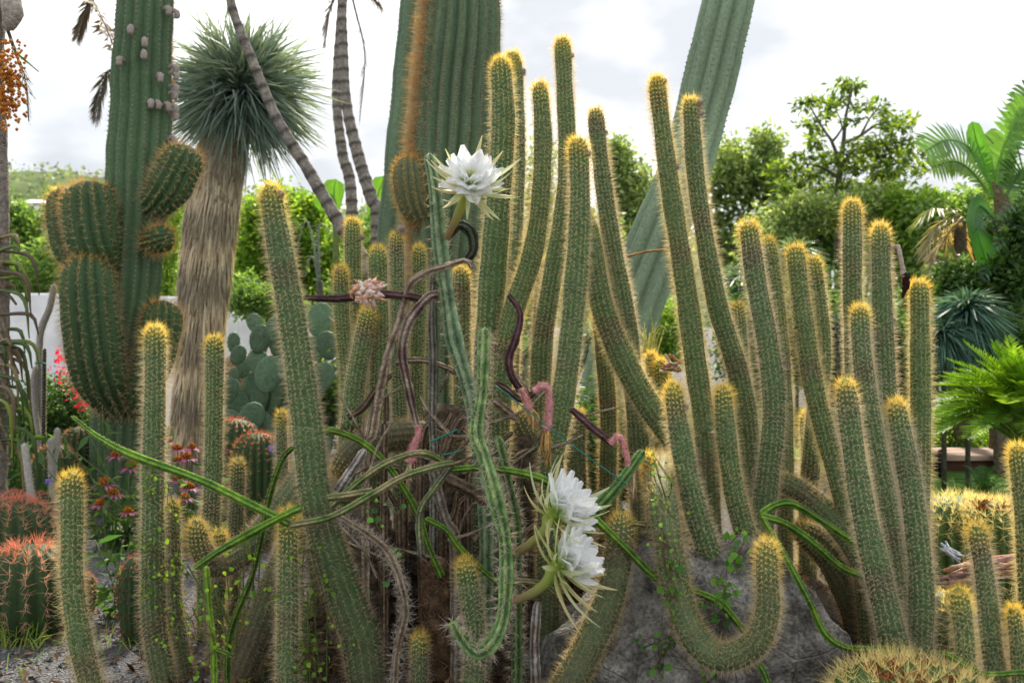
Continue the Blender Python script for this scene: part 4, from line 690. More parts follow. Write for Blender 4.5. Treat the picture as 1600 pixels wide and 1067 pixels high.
# ---------------------------------------------------------------- barrel cacti
def barrel(label, x, y, d, rx, ry, ribs, skin, sp, tipc, K=7, L=(0.03, 0.06), spac=0.03, wd=0.0022, name='barrel_cactus', group=None, top=None, topn=40, rt=0.4, tc=(0.35, 0.14, 0.05), spread=(0.15, 1.1)):
    c = P(x, y, d); R = px(rx, d); H = px(ry, d); g = float(gh(c[0], d)); t = thing(name, label, 'cactus', (c[0], d, g), group)
    lo = min(c[2]-H, g)-0.03
    m = ribs*4; th = np.arange(m)*2*math.pi/m; prof = 1-0.16*(1-np.abs(np.cos(th*ribs/2))**0.9); V = []; ph = np.linspace(math.pi/2-0.03, -1.25, 24)
    zz = np.sin(ph); lowz = (lo-c[2]); Z = np.where(zz > 0, zz*H, -zz/np.sin(1.25)*lowz)
    rr = np.cos(ph)**0.85*R; V = (np.stack([np.outer(rr, prof*np.cos(th)), np.outer(rr, prof*np.sin(th)), np.repeat(Z[:, None], m, 1)], -1)+c).reshape(-1, 3)
    i = np.arange(23)[:, None]*m; j = np.arange(m)[None]; F = np.stack([i+j, i+m+j, i+m+(j+1) % m, i+(j+1) % m], -1).reshape(-1, 4); V = np.vstack([V, c+A(0, 0, H)]); F3 = np.stack([np.full(m, len(V)-1), np.arange(m), (np.arange(m)+1) % m], -1)
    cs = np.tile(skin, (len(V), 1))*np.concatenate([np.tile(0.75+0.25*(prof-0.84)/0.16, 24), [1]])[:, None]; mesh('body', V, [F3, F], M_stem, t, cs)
    nph = max(8, int((R+H)*0.9/spac)); pa = np.linspace(1.45, -0.9, nph); PH, TH = np.meshgrid(pa, np.arange(ribs)*2*math.pi/ribs, indexing='ij'); PH = PH.ravel()+rng.normal(0, 0.03, PH.size); TH = TH.ravel()
    z2 = np.sin(PH); r2 = np.cos(PH)**0.85*R; po = c+np.stack([r2*np.cos(TH), r2*np.sin(TH), np.where(z2 > 0, z2*H, -z2/np.sin(1.25)*lowz)], -1); nr = norm(np.stack([np.cos(PH)*np.cos(TH)/R, np.cos(PH)*np.sin(TH)/R, np.sin(PH)/H], -1)); keep = rng.uniform(size=len(po)) < np.clip(np.cos(PH)*1.3+0.1, 0, 1); po, nr, PH = po[keep], nr[keep], PH[keep]
    V, F, cc = spines(po, nr, np.tile(A(0.1, 0.1, 1), (len(po), 1)), PH, K, L, spread, wd, lambda q: lerp(np.tile(sp, (len(q), 1)), np.tile(tipc, (len(q), 1)), np.clip((q-0.5)/0.8, 0, 1)[:, None]), flat=True); stuff(mesh('spines', V, F, M_spine, t, cc, False))
    if top:                                                 # ring of dried flower remains on the crown
        for k in range(topn):
            an = rng.uniform(0, 6.283); r_ = R*rt*math.sqrt(rng.uniform(0.15, 1)); p = c+A(r_*math.cos(an), r_*math.sin(an), H*math.sqrt(max(0, 1-(r_/R)**2))-0.004); s = rng.uniform(0.7, 1.2)*top
            a = Acc(); u = norm(rng.normal(size=(16, 3))*A(1, 1, 0.5)+A(0, 0, 0.7)); V, F, cc = spines(np.tile(p, (16, 1)), u, np.tile(A(0.1, 0.2, 1), (16, 1)), np.zeros(16), 2, (s*0.8, s*1.5), (0, 0.3), s*0.45, lambda q: np.tile(tc, (len(q), 1))*rng.uniform(0.5, 1.5, (len(q), 1))); a.add(V, F, cc); a.build('dried_flower', M_dry, t, False)
    return t
RS, RT, SK = A(0.70, 0.47, 0.38), A(0.78, 0.32, 0.25), (0.035, 0.070, 0.022)
RB = 'red-spined barrel cacti'
def rb(label, x, y, d, rx, ry, **k): return barrel(label, x, y, d, rx, ry, k.pop('ribs', 16), SK, k.pop('sp', RS), k.pop('tip', RT), K=9, L=k.pop('L', (0.03, 0.068)), spac=0.020, wd=0.0028, group=RB, **k)
rb('large red-spined barrel cactus beside the solitary golden-tipped column', 46, 925, 3.7, 72, 74, top=None)
rb('red-spined barrel cactus heaped behind the large one, tufted with red', 18, 850, 4.2, 66, 70)
rb('small dark red-spined ball on the gravel behind the solitary column', 125, 925, 3.9, 24, 30, L=(0.012, 0.025))
rb('small red-ribbed ball cactus in front of the grey stick-like cactus', 57, 793, 5.2, 24, 24, L=(0.015, 0.03))
rb('small red-ribbed ball cactus at the left frame edge', 22, 792, 5.0, 22, 24, L=(0.015, 0.03))
rb('upright brown-spined barrel cactus at the foot of the red-blossomed bush', 86, 745, 5.8, 36, 50, sp=A(0.5, 0.3, 0.2), tip=A(0.55, 0.28, 0.2), L=(0.015, 0.035))
rb('brown-spined barrel cactus against the giant armed trunk', 123, 715, 6.1, 30, 48, sp=A(0.45, 0.3, 0.2), tip=A(0.5, 0.28, 0.2), L=(0.015, 0.03))
rb('round red-topped barrel cactus behind the leaning thick column', 402, 722, 5.0, 40, 46, sp=A(0.6, 0.36, 0.2), tip=A(0.75, 0.22, 0.12), L=(0.015, 0.035), ribs=20)
rb('red-topped barrel cactus behind the slim column by the yucca', 366, 690, 5.5, 34, 36, tip=A(0.8, 0.2, 0.1), L=(0.015, 0.03))
rb('low dark red-spined cushion below the coneflowers', 212, 930, 3.6, 26, 60, sp=A(0.35, 0.16, 0.14), tip=A(0.5, 0.2, 0.15), L=(0.015, 0.03))
GY = A(0.95, 0.84, 0.46)
def gbar(label, x, y, d, rx, ry, **k): return barrel(label, x, y, d, rx, ry, 26, (0.06, 0.12, 0.03), GY, A(1.0, 0.90, 0.50), K=9, L=k.pop('L', (0.035, 0.06)), spac=0.021, wd=0.0020, group='golden barrel cacti', **k)
gbar('golden barrel cactus partly hidden by dried flower wrappings', 1500, 838, 3.9, 78, 62, top=None)
gbar('golden barrel cactus crowned with rust-brown dried flowers', 1560, 828, 3.75, 60, 44, top=0.022, topn=46, rt=0.62)
gbar('pale golden barrel cactus in the front corner with brown dried flowers', 1425, 1100, 2.45, 122, 56, top=0.020, topn=36, rt=0.5, L=(0.04, 0.07))
gbar('golden barrel cactus low behind the front columns', 1480, 985, 3.4, 46, 60, top=None)
# prickly pears
def pear(label, pads, d, base):
    t = thing('prickly_pear', label, 'cactus', (base[0], base[1], 0))
    for x, y, r, tilt, yaw in pads:
        dd = d+rng.uniform(-0.25, 0.25); c = P(x, y, dd); rr = px(r, dd); nu, nv_ = 14, 9; u, v = np.meshgrid(np.arange(nu)*2*math.pi/nu, np.linspace(-math.pi/2, math.pi/2, nv_), indexing='ij')
        eg = 1+0.12*np.sin(u); X = np.cos(v)*np.cos(u)*rr*0.86*eg; Z = np.cos(v)*np.sin(u)*rr*1.18; Y = np.sin(v)*rr*0.18; V = np.stack([X, Y, Z], -1).reshape(-1, 3)
        ct, st = math.cos(tilt), math.sin(tilt); V = V@np.array([[ct, 0, -st], [0, 1, 0], [st, 0, ct]]); cy_, sy = math.cos(yaw), math.sin(yaw); V = V@np.array([[cy_, sy, 0], [-sy, cy_, 0], [0, 0, 1]])+c
        i = np.arange(nu)[:, None]; j = np.arange(nv_-1)[None]; F = np.stack([i*nv_+j, ((i+1) % nu)*nv_+j, ((i+1) % nu)*nv_+j+1, i*nv_+j+1], -1).reshape(-1, 4)
        po_ = mesh('pad', V, F, M_stem, t, np.tile(A(0.13, 0.21, 0.13)*rng.uniform(0.7, 1.2), (len(V), 1))*rng.uniform(0.85, 1.1, (len(V), 1))); pk = V[rng.integers(0, len(V), 50)]; Vb, Fb, cb_ = blobs(pk+norm(pk-c)*0.001, norm(pk-c), 0.006, (0.30, 0.27, 0.18)); stuff(mesh('areoles', Vb, Fb, M_wool, po_, cb_))
    return t
pear('prickly pear with round blue-green pads between the yucca and the leaning column', [(420, 585, 26, .3, .3), (400, 612, 28, -.2, -.3), (392, 655, 24, .4, .4), (370, 630, 24, -.5, .3), (425, 622, 22, .5, -.5), (380, 575, 14, .2, .6), (366, 590, 14, -.3, -.6), (407, 530, 20, .3, .2), (428, 515, 18, .1, -.4), (365, 535, 14, 0.1, .9), (440, 545, 20, -.4, .2), (412, 665, 20, -.3, .1), (445, 600, 22, .4, .5), (385, 690, 26, .2, .1), (420, 700, 26, -.2, .1), (436, 660, 20, .2, .2), (358, 610, 18, .3, .4), (362, 665, 22, .2, -.3), (450, 575, 20, .3, .3), (405, 568, 20, -.4, .2), (448, 635, 22, -.3, -.2), (372, 555, 14, .4, .2), (455, 520, 20, .2, .3), (398, 505, 14, -.3, .3)], 7.0, P(405, 700, 7.0))
pear('prickly pear with fewer pads behind the leaning column', [(500, 500, 24, .2, .3), (512, 540, 20, -.2, .2), (505, 590, 22, .4, -.3), (490, 545, 18, -.5, .3), (515, 640, 24, .1, .2), (500, 690, 24, -.2, .1)], 7.3, P(505, 700, 7.3))
pe = P(385, 556, 7.55); a = Acc(); box(a, (pe[0]+0.06, 7.7, pe[2]/2-0.02), (0.46, 0.3, pe[2]+0.04), (0.33, 0.27, 0.21)); tag(a.build('stone_ledge', M_bark, None, False), 'low brown stone ledge behind the prickly pear pads', 'stone')
# grey stick cacti on the left
def stick(label, pts, wd, d, col, name='stick_cactus'):
    P3 = [P(x, y, d) for x, y in pts]; b = P3[-1]
    if b[2] > 0: P3.append(A(b[0], d, -0.05)); wd = list(wd)+[wd[-1]]
    t = thing(name, label, 'cactus', (b[0], d, 0), 'grey stick-like cacti'); ax = Axis(P3, [px(q, d)/2 for q in wd]); V, F, c = ribbed(ax, 12, 0.12, 3, 0.03, lambda q, p: np.tile(col, (len(q), 1))*p[:, None]); mesh('stem', V, F, M_stem, t, c)
    po, nr, up, Q = areoles(ax, 12, 0.12, 0.02); V, F, c = spines(po, nr, up, Q, 5, (0.006, 0.014), (0.2, 1.2), 0.0014, lambda q: np.tile(A(0.62, 0.60, 0.56), (len(q), 1)), flat=True); stuff(mesh('spines', V, F, M_spine, t, c, False)); return t
GK = (0.30, 0.28, 0.26)
stick('tall thin grey stick-like cactus with a kink, in front of the white wall', [(85, 444), (78, 480), (66, 510), (62, 540), (62, 640), (68, 700)], (9, 10, 11, 10, 10, 10), 6.2, GK)
stick('second thin grey stick-like cactus curling beside the tall one', [(56, 572), (52, 600), (56, 650), (64, 710)], (7, 8, 8, 8), 6.15, GK)
stick('thin black stake-like cactus tied to the grey ones', [(70, 544), (69, 600), (68, 700)], (5, 6, 6), 6.1, (0.03, 0.035, 0.04))
stick('short pale stick-like cactus behind the upright barrel', [(90, 668), (88, 700), (84, 740)], (9, 10, 10), 5.5, (0.4, 0.38, 0.35))
stick('very short pale stick-like cactus beside the upright barrel', [(79, 684), (79, 710), (80, 740)], (8, 9, 9), 5.45, (0.4, 0.38, 0.35))
stick('slanting pale stick-like cactus above the red-ribbed balls', [(38, 692), (44, 740), (50, 790)], (10, 11, 11), 4.9, (0.42, 0.40, 0.37))

# ---------------------------------------------------------------- boulder and litter
def boulder():
    m = bpy.data.materials.new('boulder_stone'); m.use_nodes = True; t = m.node_tree; p = t.nodes['Principled BSDF']; N = t.nodes.new; K = t.links.new
    tcn = N('ShaderNodeTexCoord'); n = N('ShaderNodeTexNoise'); n.inputs['Scale'].default_value = 9; n.inputs['Detail'].default_value = 10; n.inputs['Roughness'].default_value = 0.7; K(tcn.outputs['Object'], n.inputs['Vector'])
    r = N('ShaderNodeValToRGB'); K(n.outputs['Fac'], r.inputs['Fac']); e = r.color_ramp.elements; e[0].position = 0.38; e[0].color = (0.06, 0.056, 0.049, 1); e[1].position = 0.66; e[1].color = (0.37, 0.355, 0.32, 1)
    n2 = N('ShaderNodeTexNoise'); n2.inputs['Scale'].default_value = 90; n2.inputs['Detail'].default_value = 6; K(tcn.outputs['Object'], n2.inputs['Vector']); mu = N('ShaderNodeMixRGB'); mu.blend_type = 'OVERLAY'; mu.inputs['Fac'].default_value = 1.0; K(r.outputs['Color'], mu.inputs['Color1']); K(n2.outputs['Fac'], mu.inputs['Color2']); K(mu.outputs['Color'], p.inputs['Base Color'])
    vo = N('ShaderNodeTexVoronoi'); vo.feature = 'DISTANCE_TO_EDGE'; vo.inputs['Scale'].default_value = 6; K(tcn.outputs['Object'], vo.inputs['Vector']); mr = N('ShaderNodeMapRange'); mr.inputs['From Max'].default_value = 0.02; mr.inputs['To Max'].default_value = 0.35; K(vo.outputs['Distance'], mr.inputs['Value']); ad = N('ShaderNodeMath'); K(mr.outputs['Result'], ad.inputs[0]); K(n2.outputs['Fac'], ad.inputs[1]); b = N('ShaderNodeBump'); b.inputs['Strength'].default_value = 0.8; b.inputs['Distance'].default_value = 0.03; K(ad.outputs[0], b.inputs['Height']); K(b.outputs['Normal'], p.inputs['Normal']); p.inputs['Roughness'].default_value = 0.9
    nu, nv_ = 180, 90; u, v = np.meshgrid(np.arange(nu)*2*math.pi/nu, np.linspace(-0.5, math.pi/2, nv_), indexing='ij')
    sgn = lambda x, e: np.sign(x)*np.abs(x)**e
    X = sgn(np.cos(u), 0.8)*np.cos(v)**0.7; Y = sgn(np.sin(u), 0.8)*np.cos(v)**0.7; Z = np.sin(v)
    nz = 0.05*np.sin(5*X+3*Z)*np.sin(4*Y+1)+0.03*np.sin(11*X-7*Y+3*Z)+0.02*np.sin(17*Z+13*X)+sum(a_*np.sin(f_*(X*rng.normal()+Y*rng.normal()*0.6+Z*rng.normal())+rng.uniform(0, 6)) for f_, a_ in [(14, .012), (19, .009), (27, .006), (38, .004), (52, .003), (70, .002)] for _ in range(3))+rng.normal(0, 0.0025, X.shape)
    # crest slopes down to the right end
    h = 0.52*np.interp(X, [-1, -0.55, -0.2, 0.25, 0.6, 1], [0.42, 0.72, 0.98, 1.0, 0.86, 0.25])
    c = P(1085, 1067, 2.95); V = np.stack([c[0]+0.54*X*(1+nz), 2.98+0.30*Y*(1+nz), (Z*h)*(1+nz)+0.02], -1).reshape(-1, 3)
    i = np.arange(nu)[:, None]; j = np.arange(nv_-1)[None]; F = np.stack([i*nv_+j, ((i+1) % nu)*nv_+j, ((i+1) % nu)*nv_+j+1, i*nv_+j+1], -1).reshape(-1, 4)
    tag(mesh('boulder', V, F, m), 'large rough grey boulder under the U-curled cactus stem', 'boulder')
boulder()
n = 7000; x = rng.normal(-0.15, 0.75, n); y = rng.uniform(2.5, 3.9, n); pos = np.stack([x, y, gh(x, y)+rng.uniform(0, 0.03, n)], -1)
V, F, c = leaves(pos, 0.045, 0.3, (0.05, 0.03, 0.02), (0.30, 0.19, 0.10), up=0.8); tag(mesh('leaf_litter', V, F, M_dry, None, c), 'brown dead leaves and spines littering the soil under the cacti', 'leaf litter', kind='stuff')
# woody stump of the old clump
def stump(label, pts, wd, d, col):
    P3 = [P(x, y, d) for x, y in pts]; b = P3[-1]; P3.append(A(b[0], d, float(gh(b[0], d))-0.05)) if b[2] > gh(b[0], d) else None; R = [px(q, d)/2 for q in wd]+[px(wd[-1], d)/2]*(len(P3)-len(wd))
    a = Acc(); V, F, q = tube(P3, R, seg=22, ds=0.02, rough=0.10); n0 = a.n; a.add(V, F[0], np.tile(col, (len(V), 1))*rng.uniform(0.4, 1.4, (len(V), 1))); a.F4.append(F[1]+n0); t = thing('dead_stump', label, 'stump', (P3[-1][0], d, float(gh(b[0], d)))); a.build('wood', M_bark, t)
    ax = Axis(P3, R); n = 700; Q = rng.uniform(0, ax.L, n); C, R_, T, N, B = ax.at(Q); th = rng.uniform(0, 6.283, n)[:, None]; rd = np.cos(th)*N+np.sin(th)*B; V, F, c = spines(C+rd*R_[:, None]*0.95, rd, T, Q, 1, (0.02, 0.06), (0.9, 1.5), 0.006, lambda q: np.tile(np.array(col)*1.5, (len(q), 1))); stuff(mesh('bark_fibres', V, F, M_dry, t, c, False))
stump('splintered reddish-brown dead stump under the green arching vine', [(684, 880), (690, 930), (688, 1000)], (40, 56, 66), 3.0, (0.12, 0.075, 0.045))
stump('dark rotting stump wrapped in dead stems in the middle of the clump', [(690, 640), (700, 740), (705, 840), (700, 930)], (60, 110, 130, 140), 3.55, (0.12, 0.095, 0.07))
stump('dark mouldering trunk base behind the white lower flowers', [(800, 690), (830, 780), (850, 900)], (50, 90, 120), 3.45, (0.11, 0.085, 0.06))
stump('low dark stump beneath the big leaning column', [(560, 800), (575, 880), (580, 960)], (70, 110, 130), 3.35, (0.12, 0.095, 0.07))

# ---------------------------------------------------------------- climbing stems: vines, dead stems, spiny cactus
def line3(pts, d): 
    dd = np.interp(np.linspace(0, 1, len(pts)), np.linspace(0, 1, len(d)), d) if not np.isscalar(d) else np.full(len(pts), float(d)); return [P(x, y, k) for (x, y), k in zip(pts, dd)]
def vine(label, pts, wd, d, ca, cb, ribs=4, dep=0.36, hair=0.0, name='vine', cat='vine', sp=None, fuzz=None, root=False, group=None, blot=0.6):
    P3 = line3(pts, d); R = [px(q, np.mean(d))/2 for q in np.interp(np.linspace(0, 1, len(pts)), np.linspace(0, 1, len(wd)), wd)] if not np.isscalar(wd) else [px(wd, np.mean(d))/2]*len(pts)
    R = [r*0.86 for r in R]
    if root: b = P3[-1]; P3.append(A(b[0], b[1], float(gh(b[0], b[1]))-0.04)); R.append(R[-1])
    if name != 'dead_vine' and len(P3) > 3: R = [r*(0.86 if k % 2 else 1.06) for k, r in enumerate(R)]
    ax = Axis(P3, R); t = thing(name, label, cat, P3[-1], group); ph = rng.uniform(0, 6, 3)
    def colf(q, pr):
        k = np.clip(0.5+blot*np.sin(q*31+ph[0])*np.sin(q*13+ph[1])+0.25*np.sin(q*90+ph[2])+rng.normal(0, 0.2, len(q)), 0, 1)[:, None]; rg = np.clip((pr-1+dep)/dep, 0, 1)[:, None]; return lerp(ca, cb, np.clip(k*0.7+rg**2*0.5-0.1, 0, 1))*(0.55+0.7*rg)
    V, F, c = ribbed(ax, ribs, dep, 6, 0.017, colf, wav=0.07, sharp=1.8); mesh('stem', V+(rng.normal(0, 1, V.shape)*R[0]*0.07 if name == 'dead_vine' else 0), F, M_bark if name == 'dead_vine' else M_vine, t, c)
    if name == 'vine': po, nr, up, Q = areoles(ax, ribs, dep, 0.018); V, F, c = blobs(po, nr, 0.0026, (0.34, 0.27, 0.16)); stuff(mesh('areoles', V, F, M_wool, t, c))
    if sp:
        po, nr, up, Q = areoles(ax, ribs, dep, sp[0]); V, F, c = spines(po, nr, up, Q, sp[1], sp[2], (0.1, 1.3), sp[3], lambda q: np.tile(sp[4], (len(q), 1))); stuff(mesh('spines', V, F, M_spine, t, c, False))
    return t, ax
VG, VL, VT = A(0.045, 0.13, 0.02), A(0.16, 0.30, 0.03), A(0.30, 0.24, 0.14)
TH = (0.014, 3, (0.003, 0.008), 0.0016, A(0.45, 0.38, 0.26))
vine('bright green ribbed vine slanting across the slim left columns', [(112, 650), (150, 680), (206, 711), (310, 749), (380, 782), (452, 818)], (6, 15, 16, 16), (2.75, 2.62), VG*1.2, VL*1.25, sp=TH)
vine('green ribbed vine rising from the shaggy head to the straight column', [(303, 888), (340, 862), (382, 838), (430, 812), (470, 793)], (11, 16, 15), 2.6, VG, VL, sp=TH)
vine('tan-edged vine running from the vine crossing up to the knotted joint', [(453, 821), (518, 807), (583, 772), (630, 745), (684, 728), (708, 724)], (13, 14, 14), (2.6, 2.75), VG*1.1, VT, sp=TH)
vine('short cut vine piece lying above the tan-edged vine', [(511, 778), (545, 774), (582, 767)], 14, 2.68, VG, VT, sp=TH)
vine('arching vine behind the pink drooping flower of the central tangle', [(516, 792), (562, 752), (600, 726), (640, 710), (668, 709), (697, 724)], (13, 13), (2.72, 2.8), VG, VT, sp=TH)
vine('long green vine looping past both lower white flowers to the boulder', [(705, 734), (758, 731), (832, 743), (880, 768), (920, 802), (973, 852), (1030, 905), (1086, 924), (1126, 944), (1164, 988)], (13, 15, 15, 13), (2.75, 2.72, 2.72, 2.7), VG, VL, sp=TH)
vine('short vine stub left of the U-curled stem', [(1012, 820), (985, 818), (955, 824), (935, 834)], 12, 2.8, VG, VT, sp=TH)
vine('upper vine arching from the joint over the boulder', [(1188, 803), (1212, 789), (1240, 788), (1288, 817), (1338, 851)], 14, (2.85, 2.95), VG, VL, sp=TH)
vine('lower vine arching from the joint over the boulder', [(1188, 806), (1226, 818), (1270, 848), (1315, 886), (1352, 900)], 14, (2.83, 2.9), VG, VL, sp=TH)
vine('long vine hanging down the boulder and trailing to the front barrel', [(1190, 808), (1208, 838), (1230, 876), (1264, 938), (1288, 988), (1322, 1011), (1378, 1014), (1440, 1018), (1482, 1022)], 12, (2.83, 2.62, 2.62, 2.9), VG*1.1, VL*0.85, sp=TH)
vine('vine lying on the ground at the foot of the low front columns', [(1480, 1022), (1536, 1052), (1600, 1051), (1650, 1060)], 11, 2.5, VG, VL, sp=TH)
vine('vine end below the U-curled stem', [(1186, 1036), (1196, 1056), (1204, 1090)], 12, 2.5, VG, VL, sp=TH)
vine('dark green vine climbing beside the big leaning column', [(458, 698), (440, 720), (420, 779), (396, 893), (358, 999)], (9, 12, 12), (2.8, 2.9), VG*0.6, VL*0.6, sp=TH, root=True)
vine('flat yellow-green vine stem under the shaggy head', [(322, 884), (327, 948), (334, 1030)], 12, 2.75, VL*0.9, VL*1.2, sp=TH, root=True)
vine('short vine offset at the foot of the flat yellow-green vine', [(336, 1014), (348, 1018), (364, 1026)], 9, 2.75, VG, VL, sp=TH)
vine('green vine dropping from the left into the central tangle', [(501, 670), (537, 678), (575, 698), (614, 738), (652, 800), (668, 850), (690, 900)], 13, (3.0, 2.95), VG, VL, sp=TH)
vine('green vine bowing above the golden-crowned column in the spiny loop', [(664, 810), (696, 827), (720, 858), (765, 900), (790, 915)], 12, 2.85, VG*1.2, VL*0.8, sp=TH)
vine('green vine segment behind the lower white flower', [(795, 908), (822, 908), (850, 914), (868, 928)], 12, 2.8, VG, VT, sp=TH)
BR1, BR2, PUR, GB = A(0.20, 0.15, 0.105), A(0.42, 0.34, 0.26), A(0.075, 0.042, 0.045), A(0.22, 0.21, 0.18)
def dead(label, pts, wd, d, ca=BR1, cb=BR2, ribs=4, dep=0.35, **k): return vine(label, pts, wd, d, ca, cb, ribs=ribs, dep=dep, name='dead_vine', cat='dead vine', blot=0.8, **k)
hz, _ = dead('dark purple horizontal stem carrying the withered pink flower', [(472, 465), (530, 467), (590, 460), (650, 465), (668, 472)], (10, 15, 16, 15), (2.98, 3.0), PUR, PUR*1.8)
dead('brown arching dead stem above the horizontal purple one', [(738, 420), (728, 407), (695, 417), (669, 425), (642, 442), (632, 471), (623, 507), (610, 540), (596, 600), (583, 678), (572, 730)], (8, 14, 18, 19, 18), (2.95, 3.0, 3.0), BR1, BR2, root=True)
pk1, _ = dead('purple-brown dead stem ending in the lowest pink drooping flower', [(652, 668), (642, 622), (630, 563), (631, 530), (642, 498), (669, 465), (684, 460)], (12, 18, 20, 17), 2.95, PUR*1.1, BR2*0.8)
dead('fibrous vertical grey dead stem beside the spiny green cactus', [(677, 430), (675, 497), (677, 563), (675, 655), (678, 740)], (11, 14, 15), 3.05, GB*0.6, GB*1.2, root=True)
dead('short crosswise dead stem in the tangle', [(616, 566), (659, 563), (701, 576), (720, 590)], 11, 3.08, BR1*0.7, BR2*0.7)
dead('dark dead stem leaning out to the left of the arching one', [(612, 585), (590, 606), (567, 638), (544, 652)], (10, 14, 12), 3.02, BR1*0.5, BR1)
pk2, _ = dead('purple wavy stem right of the spiny cactus with a drooping spent flower', [(816, 612), (800, 589), (795, 560), (806, 530), (813, 490), (795, 461)], (13, 15, 14, 9), 2.9, PUR*0.8, PUR*1.7)
pk3, _ = dead('dark stub below the wavy purple stem carrying a hooked pink flower', [(836, 612), (815, 625), (790, 606), (775, 598)], 12, 2.95, PUR*0.6, BR1)
pk4, _ = dead('purple stem pointing right with a pink drooping flower at its end', [(957, 692), (928, 671), (905, 650), (893, 640)], (14, 15, 12), 2.92, PUR, PUR*2.0)
dead('spiny dead grey-brown vine snaking down to the ground', [(531, 807), (573, 834), (607, 865), (628, 920), (633, 961), (622, 1010), (617, 1068)], (14, 17, 18, 16), 2.62, BR1*0.9, A(0.34, 0.28, 0.2), ribs=5, sp=(0.02, 6, (0.016, 0.038), 0.0017, A(0.50, 0.47, 0.46)), root=True)
dead('flaking pale bark stem above the vine crossing', [(571, 702), (550, 733), (528, 766)], (16, 18), 2.9, A(0.2, 0.17, 0.15), A(0.5, 0.46, 0.42), sp=None)
dead('grey woody stem descending from the knotted joint', [(674, 720), (684, 770), (697, 815), (712, 860)], (18, 22), 2.9, BR1, GB, root=True)
dead('thin grey-green stem hanging from the knotted joint', [(708, 724), (678, 765), (656, 803), (658, 870)], 13, 2.78, GB*0.7, A(0.2, 0.24, 0.1))
dead('thick dark log behind the knotted joint', [(690, 745), (728, 762), (766, 785)], (22, 24), 2.95, BR1*0.6, BR1)
dead('crooked dark stem left of the spiny loop', [(735, 640), (715, 660), (700, 700), (690, 750)], (14, 18), 3.1, BR1*0.6, BR1, root=True)
dead('dark curled dead stem beneath the upper white flower', [(700, 372), (716, 352), (735, 362), (740, 390), (728, 408)], (14, 20, 20, 14), 3.15, A(0.03, 0.04, 0.03), A(0.10, 0.11, 0.08))
dead('leaning dark branch behind the hooked pink flower', [(858, 662), (836, 700), (812, 745)], (10, 14), 3.1, BR1*0.6, A(0.1, 0.12, 0.07), root=True)
dead('mottled upright dead stem at the left edge of the boulder', [(840, 940), (836, 1000), (838, 1075)], (16, 20), 2.6, BR1*0.7, A(0.34, 0.32, 0.3), root=True)
dead('short thick stub right of the spiny cactus stem', [(808, 655), (790, 640), (772, 625)], (14, 18), 2.98, BR1, BR2)
for k in range(14):                                          # further tangled dead stems in the heap
    x, y = rng.uniform(560, 860), rng.uniform(680, 900); l = rng.uniform(40, 110); an = rng.uniform(0.4, 2.7); dd = rng.uniform(3.0, 3.3)
    dead('dark tangled dead stem in the heap at the middle of the clump', [(x+math.cos(an)*l, y-math.sin(an)*l), (x+math.cos(an)*l*0.5+rng.normal(0, 8), y-math.sin(an)*l*0.5), (x, y)], (8, 14), dd, BR1*0.5, BR1*1.2, root=True, group='tangled dead stems in the heap')
for k in range(34):                                          # dry twigs
    x, y = rng.uniform(540, 880), rng.uniform(600, 960); l = rng.uniform(40, 130); an = rng.uniform(0.2, 2.9); dd = rng.uniform(2.85, 3.15)
    dead('thin dry twig poking out of the central heap', [(x+math.cos(an)*l, y-math.sin(an)*l), (x+math.cos(an)*l*0.5+rng.normal(0, 10), y-math.sin(an)*l*0.5+rng.normal(0, 6)), (x, y)], (3, 7), dd, BR1*rng.uniform(0.6, 1.2), BR2, group='dry twigs in the heap')
SPG = (0.026, 8, (0.018, 0.042), 0.0019, A(0.70, 0.65, 0.62))
BG1, BG2 = A(0.09, 0.17, 0.065), A(0.22, 0.32, 0.13)
def spiny(label, pts, wd, d, ca=BG1, cb=BG2, **k): return vine(label, pts, wd, d, ca, cb, ribs=5, dep=0.36, name='spiny_cactus', cat='cactus', sp=k.pop('sp', SPG), blot=0.35, **k)
s1, _ = spiny('blue-green spiny climbing cactus stem bearing the upper white flower', [(670, 240), (680, 300), (689, 380), (700, 460), (710, 530), (728, 590), (742, 640), (752, 720), (760, 800)], (22, 32, 34, 33, 30), (3.05, 3.0), A(0.11, 0.19, 0.10), A(0.25, 0.34, 0.20), root=True, sp=(0.034, 6, (0.014, 0.034), 0.0017, A(0.62, 0.55, 0.48)))
s2, _ = spiny('green long-spined cactus stem hooked upward at its foot, with two white flowers', [(757, 512), (754, 612), (746, 678), (758, 717), (776, 786), (789, 844), (792, 906), (786, 968), (769, 1006), (745, 1021), (724, 1003), (707, 972)], (26, 30, 30, 28, 27, 20), (2.85, 2.7, 2.58, 2.55), BG1, A(0.24, 0.36, 0.13))
spiny('darker long-spined stem behind the hooked one', [(776, 680), (793, 752), (806, 820), (808, 900)], 24, 2.85, BG1*0.6, BG2*0.7, root=True)
spiny('green spiny stem slanting down behind the lower white flowers', [(1006, 704), (969, 754), (932, 797), (912, 840)], (20, 26, 28), 2.88, BG1*0.8, A(0.15, 0.28, 0.08), sp=(0.03, 4, (0.012, 0.028), 0.0012, A(0.5, 0.44, 0.44)))

